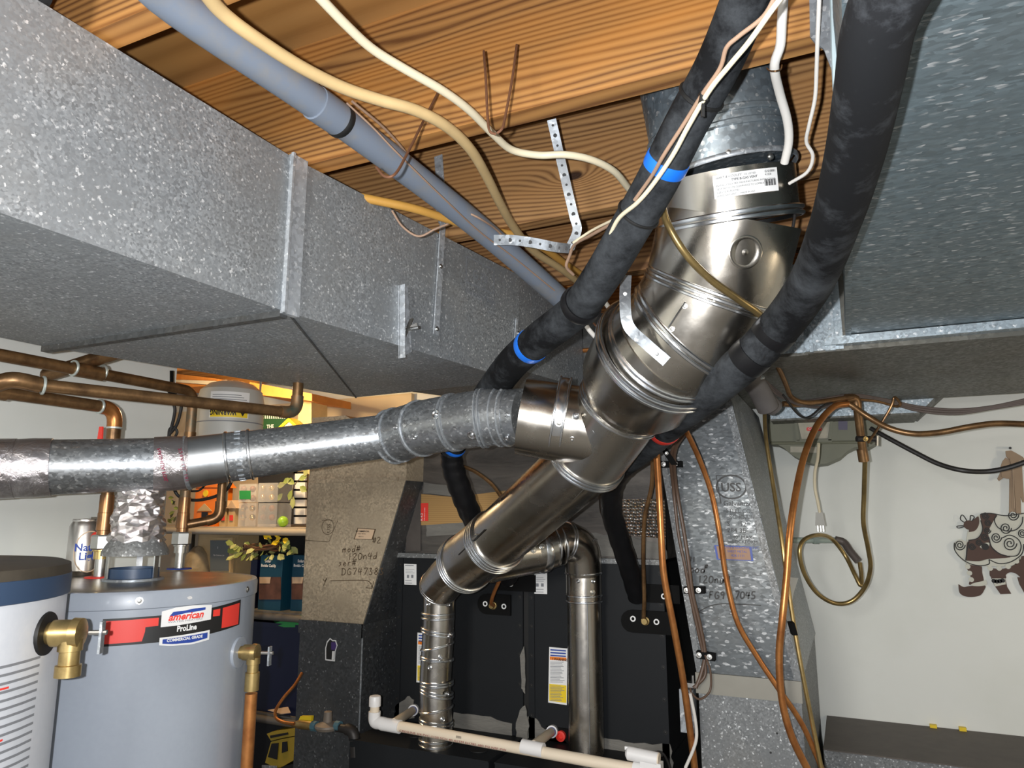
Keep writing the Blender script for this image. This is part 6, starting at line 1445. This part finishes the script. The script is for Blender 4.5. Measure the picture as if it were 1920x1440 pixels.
# behind the tank: green board, yellow house, white-yellow box, orange shelf strip
gb=solo('green_board',MB().slab(pp([(489,983),(540,983),(540,770),(489,778)],Ys+.2),(0,.02,0)),flat('dark_green_board',(.02,.085,.03),.5),'dark green board with white marks behind the flue and the tank','board')
m=MB(); 
for i in range(11): m.slab(pp([(493+i*4,785),(495+i*4,785),(494+i*4,779),(493+i*4,779)],Ys+.199),(0,-.002,0))
part('tick_marks',m,M['white'],gb); fr=Frame(at(500,803,Y=Ys+.198),(1,0,0),(0,0,1)); m=MB(); put_text(m,fr,'THE',0,0,.026,bold=.03); part('white_letters',m,M['white'],gb)
yh=thing('yellow_house','little yellow craft house with a striped front above the flue','craft',s_(540,812,.08)); part('roof',MB().slab(pp([(510,812),(541,783),(572,812),(566,812),(541,790),(517,812)],Ys+.08),(0,.06,0)),M['yellow'],yh); part('front',MB().slab(pp([(519,840),(519,810),(541,791),(563,810),(563,840)],Ys+.085),(0,.05,0)),flat('striped_front',(.42,.55,.50),.6),yh)
part('emblem',MB().lathe(s_(541,802,.082),(0,-1,0),[(0,.010),(.002,.010)],14),M['red'],yh)
solo('cream_carton',MB().slab(pp([(556,890),(584,890),(584,742),(560,742)],Ys+.16),(0,.12,0)),flat('cream_yellow_carton',(.78,.62,.30),.6,0,0,.2),'tall cream yellow carton between the shelf and the left plenum','carton')
for k_,(P_,lab) in enumerate((([(322,700),(408,710),(408,722),(322,728)],'orange wooden plank under the duct, left of the white tank'),([(468,716),(585,738),(585,752),(468,738)],'orange wooden plank under the duct, right of the white tank'))):
    solo('orange_plank',MB().slab(pp(P_,Ys+.05),(0,.3,0)),flat('orange_plank_wood',(.72,.27,.05),.6,0,0,.2),lab,'plank')
solo('pale_plank',MB().slab(pp([(326,712),(404,714),(404,722),(326,716)],Ys+.0),(0,.02,0)),M['cable_cream'],'thin pale strip across the orange plank left of the tank','strip')
# black cords hanging at the end of the left wall
for k_,(lab,P_) in enumerate((('black cord hanging by the end of the left wall, left strand',[(324,752,2.3),(328,770,2.3),(322,800,2.3),(313,830,2.3)]),('black cord hanging by the end of the left wall, right strand',[(341,755,2.3),(338,775,2.3),(331,797,2.3),(320,812,2.3)]))):
    cable('bungee',lab,'bungee cord',P_,6,M['cable_black'])
cable('bungee','black looped cord end beside the riser above the flue','bungee cord',[(316,820,2.3),(318,805,2.3),(326,801,2.3),(332,810,2.3),(326,824,2.3)],5,M['cable_black'])
cable('bungee','large black hoop of cord behind the copper branch under the flue','bungee cord',[(322,905,2.4),(335,930,2.4),(365,938,2.4),(400,932,2.4),(425,918,2.4),(438,895,2.4)],6,M['cable_black'])
cable('bungee','small black hoop of cord behind the right riser','bungee cord',[(330,905,2.35),(345,918,2.35),(372,920,2.35),(388,905,2.35)],4,M['cable_black'])
m=thing('wall_bracket','black pierced bracket at the top end of the left wall','bracket',at(324,705,s=2.3)); part('plate',MB().obox(at(322,708,s=2.3),rgt,upv,fwd,.010,.045,.006),M['gasket'],m); part('ring',MB().lathe(at(325,732,s=2.3),-fwd,[(0,.016),(.008,.016),(.009,.009)],18),M['gasket'],m)
# dried plant behind the stack
t=thing('dried_greens','dark dried greens behind the foil wrapped stack','leaves',s_(330,985,.03))
for i in range(26):
    m=MB(); q=R.random()*6.28; leaf(m,s_(322+R.random()*26,905+R.random()*95,.02+R.random()*.05),(math.cos(q),-.2,math.sin(q)),.035,.009,(0,-1,.2)); part('leaf',m,R.choice((lg,flat('dark_leaf',(.05,.06,.02),.6))),t)
# lower shelf
z=zs[1]
t=thing('mesh_bag','pale mesh bag standing behind the right riser','bag',s_(365,1065,.02)); 
o_=s_(368,1065,.06); part('bag',MB().lathe((o_.x,o_.y,z),(0,0,1),[(0,.07),(.05,.085),(.16,.075),(.24,.05),(.275,.02),(.28,.005)],24),flat('mesh_cloth',(.40,.33,.22),.8,0,0,.3,.6),t)
t=bx('framed_card','grey card with two small photographs in a pale wooden frame','picture',392,1008,436,1100,.04,.02,wd_,z)
part('card',MB().slab(pp([(395,1070),(429,1070),(429,1013),(395,1013)],Ys+.038),(0,-.003,0)),flat('grey_card',(.13,.15,.15),.6),t)
m=MB(); fr=Frame(s_(400,1042,.034),(1,0,0),(0,0,1)); put_text(m,fr,'My Christmas List',0,0,.010,shear=.3); put_text(m,fr,'3',.024,.035,.014); part('card_lettering',m,M['white'],t)
for x in (397,413): part('photograph',MB().slab(pp([(x,1092),(x+14,1092),(x+14,1073),(x,1073)],Ys+.038),(0,-.003,0)),M['tan_label'] if x<400 else M['print_black'],t)
t=bx('wooden_crate','pale wooden crate top behind the framed card','crate',372,998,447,1006,.08,.2,wd_,z)
# teal boxes
teal=flat('teal_carton',(.004,.055,.10),.5)
for k_,(x0,x1,d,lab) in enumerate(((484,531,.03,'teal carton with white lettering and a photo of bricks, under the wreath'),(545,590,.06,'teal carton at the right, partly behind the left plenum'))):
    t=bx('teal_carton',lab,'carton',x0,1042,x1,1128,d,.16,teal,z)
    part('photo_panel',MB().slab(pp([(x0+2,1124),(x1-4,1124),(x1-4,1082),(x0+2,1082)],Ys+d-.001),(0,-.002,0)),flat('brick_photo',(.16,.07,.045),.6,0,0,.35),t)
    part('pale_panel',MB().slab(pp([(x0+3,1094),(x0+22,1094),(x0+24,1082),(x0+3,1082)],Ys+d-.004),(0,-.001,0)),M['tan_label'],t)
    m=MB(); fr=Frame(s_(x0+8,1059,d-.002),(1,0,0),(0,0,1))
    put_text(m,fr,'Solar',.016,.012,.018,bold=.03); put_text(m,fr,'Bottle Caddy',-.006,-.008,.017,bold=.03); part('carton_lettering',m,M['white'],t)
bx('blue_carton','dark blue carton standing left of the teal one','carton',466,1050,483,1128,.05,.12,M['navy'],z)
solo('green_cloth',MB().hexa([s_(510,1170,.0),s_(532,1176,-.01),s_(575,1176,0),s_(575,1150,.0)],[s_(512,1156,.12),s_(540,1148,.12),s_(575,1150,.12),s_(575,1148,.12)]),M['green'],'bright green cloth on the dark blue bin','cloth')
bx('shade_backing','black box added to darken the space behind the wreath','carton',440,1004,582,1138,.22,.12,M['black'],z)  # invented black box standing in for shade under the upper shelf
zf_=0
t=thing('dark_tub','added black tub in the shadow behind the toy truck','tub',V((s_(520,1400,.1).x,Ys+.3,0)))  # invented dark block, put here so the space behind the truck reads as shade
a_=s_(440,1350,.16); b_=s_(600,1350,.16)
part('block_body',MB().box((a_.x,a_.y,0),(b_.x,a_.y+.25,zs[2]-.03)),M['black'],t)
# wreath
t=thing('wreath','twig wreath with eucalyptus leaves and a yellow bow lying on the teal carton','wreath',s_(495,1035,.02))
wc=s_(492,1030,-.03)
for k_ in range(5):
    ph=R.random()*6; m=MB().tube([wc+V((math.cos(q)*(.088+.005*math.sin(q*3+ph)),math.sin(q)*(.075),.006*math.sin(q*4+ph)+.004*k_)) for q in [2*PI*i/40 for i in range(40)]],.0035,6,closed=True); part('twig_ring',m,M['marker_brown'] if k_%2 else M['rust'],t)
for i in range(46):
    q=2*PI*i/46+R.random()*.2; rr=.08+R.random()*.05; c=wc+V((math.cos(q)*rr*1.15,math.sin(q)*rr*.8,R.uniform(-.03,.03))); m=MB()
    leaf(m,c,(math.cos(q)+R.uniform(-.6,.6),math.sin(q)*.4-.2,R.uniform(-.9,.5)),R.uniform(.03,.05),.014,(R.uniform(-.3,.3),-1,.5)); part('leaf',m,R.choice((lg,lg2)),t)
for i in range(5):
    m=MB(); q=math.radians((160,20,100,200,340)[i]); leaf(m,s_(510+i*5,1010+(i%2)*5,.0),(math.cos(q),-.2,math.sin(q)),.05,.014,(0,-1,.4)); part('bow_loop',m,M['yellow'],t)
# blue bin and toy truck under it
zb2=zs[2]
t=thing('blue_bin','large dark blue plastic bin between the grey heater and the left plenum','bin',s_(510,1330,.03))
a=s_(452,1330,.02); b=s_(584,1172,.02)
part('bin_body',MB().hexa([V((a.x+.02,a.y,zb2)),V((b.x,a.y,zb2)),V((b.x,a.y+.4,zb2)),V((a.x+.02,a.y+.4,zb2))],[V((a.x,a.y-.01,b.z)),V((b.x+.01,a.y-.01,b.z)),V((b.x+.01,a.y+.41,b.z)),V((a.x,a.y+.41,b.z))]),M['navy'],t)
part('rim',MB().box((a.x-.01,a.y-.025,b.z-.02),(b.x+.02,a.y+.42,b.z)),M['navy'],t)
solo('paper_scrap',MB().slab([s_(505,1331,.0)+V((0,-.01,.0)),s_(530,1338,-.01)+V((0,-.01,0)),s_(548,1336,.0)+V((0,-.01,0)),s_(540,1326,.02)],(0,0,.002)),M['tan_label'],'pale paper scrap on the bottom shelf rail','paper')
# toy truck on the floor level shelf
zt3=at(520,1470,Y=Ys-.05).z
ty=flat('toy_yellow',(.42,.30,.03),.5)
tk=thing('toy_truck','yellow and black toy truck in the shadow under the bottom shelf','toy truck',V((s_(520,1440,.0).x,Ys,zt3)))
def T_(x,y,d=0): return at(x,y,Y=Ys-.03+d)
part('cab_body',MB().slab([T_(497,1430),T_(522,1442),T_(560,1420),T_(560,1380),T_(528,1386),T_(508,1391)],(0,.14,0)),ty,tk)
part('windscreen',MB().slab([T_(503,1419,-.002),T_(520,1424,-.002),T_(523,1393,-.002),T_(510,1394,-.002)],(0,-.003,0)),M['print_black'],tk)
part('side_window',MB().slab([T_(529,1412,-.002),T_(540,1408,-.002),T_(539,1390,-.002),T_(530,1391,-.002)],(0,-.003,0)),M['print_black'],tk)
part('cab_roof',MB().slab([T_(500,1376),T_(510,1372),T_(556,1365),T_(560,1378),T_(528,1384),T_(508,1389)],(0,.14,0)),ty,tk)
part('roof_vent',MB().slab([T_(507,1379,-.002),T_(540,1373,-.002),T_(541,1377,-.002),T_(508,1384,-.002)],(0,-.003,0)),M['print_black'],tk)
part('chassis',MB().slab([T_(494,1445),T_(560,1430),T_(560,1465),T_(494,1475)],(0,.16,0)),M['print_black'],tk)
part('grille',MB().slab([T_(492,1452,-.003),T_(520,1455,-.003),T_(520,1436,-.003),T_(492,1434,-.003)],(0,-.004,0)),M['galv_strap'],tk)
for dx in (0,.13): part('wheel',MB().lathe(T_(505,1470,-.01)+V((dx,0,0)),(0,1,0),[(0,.035),(.03,.038),(.035,.03)],20),M['black'],tk)
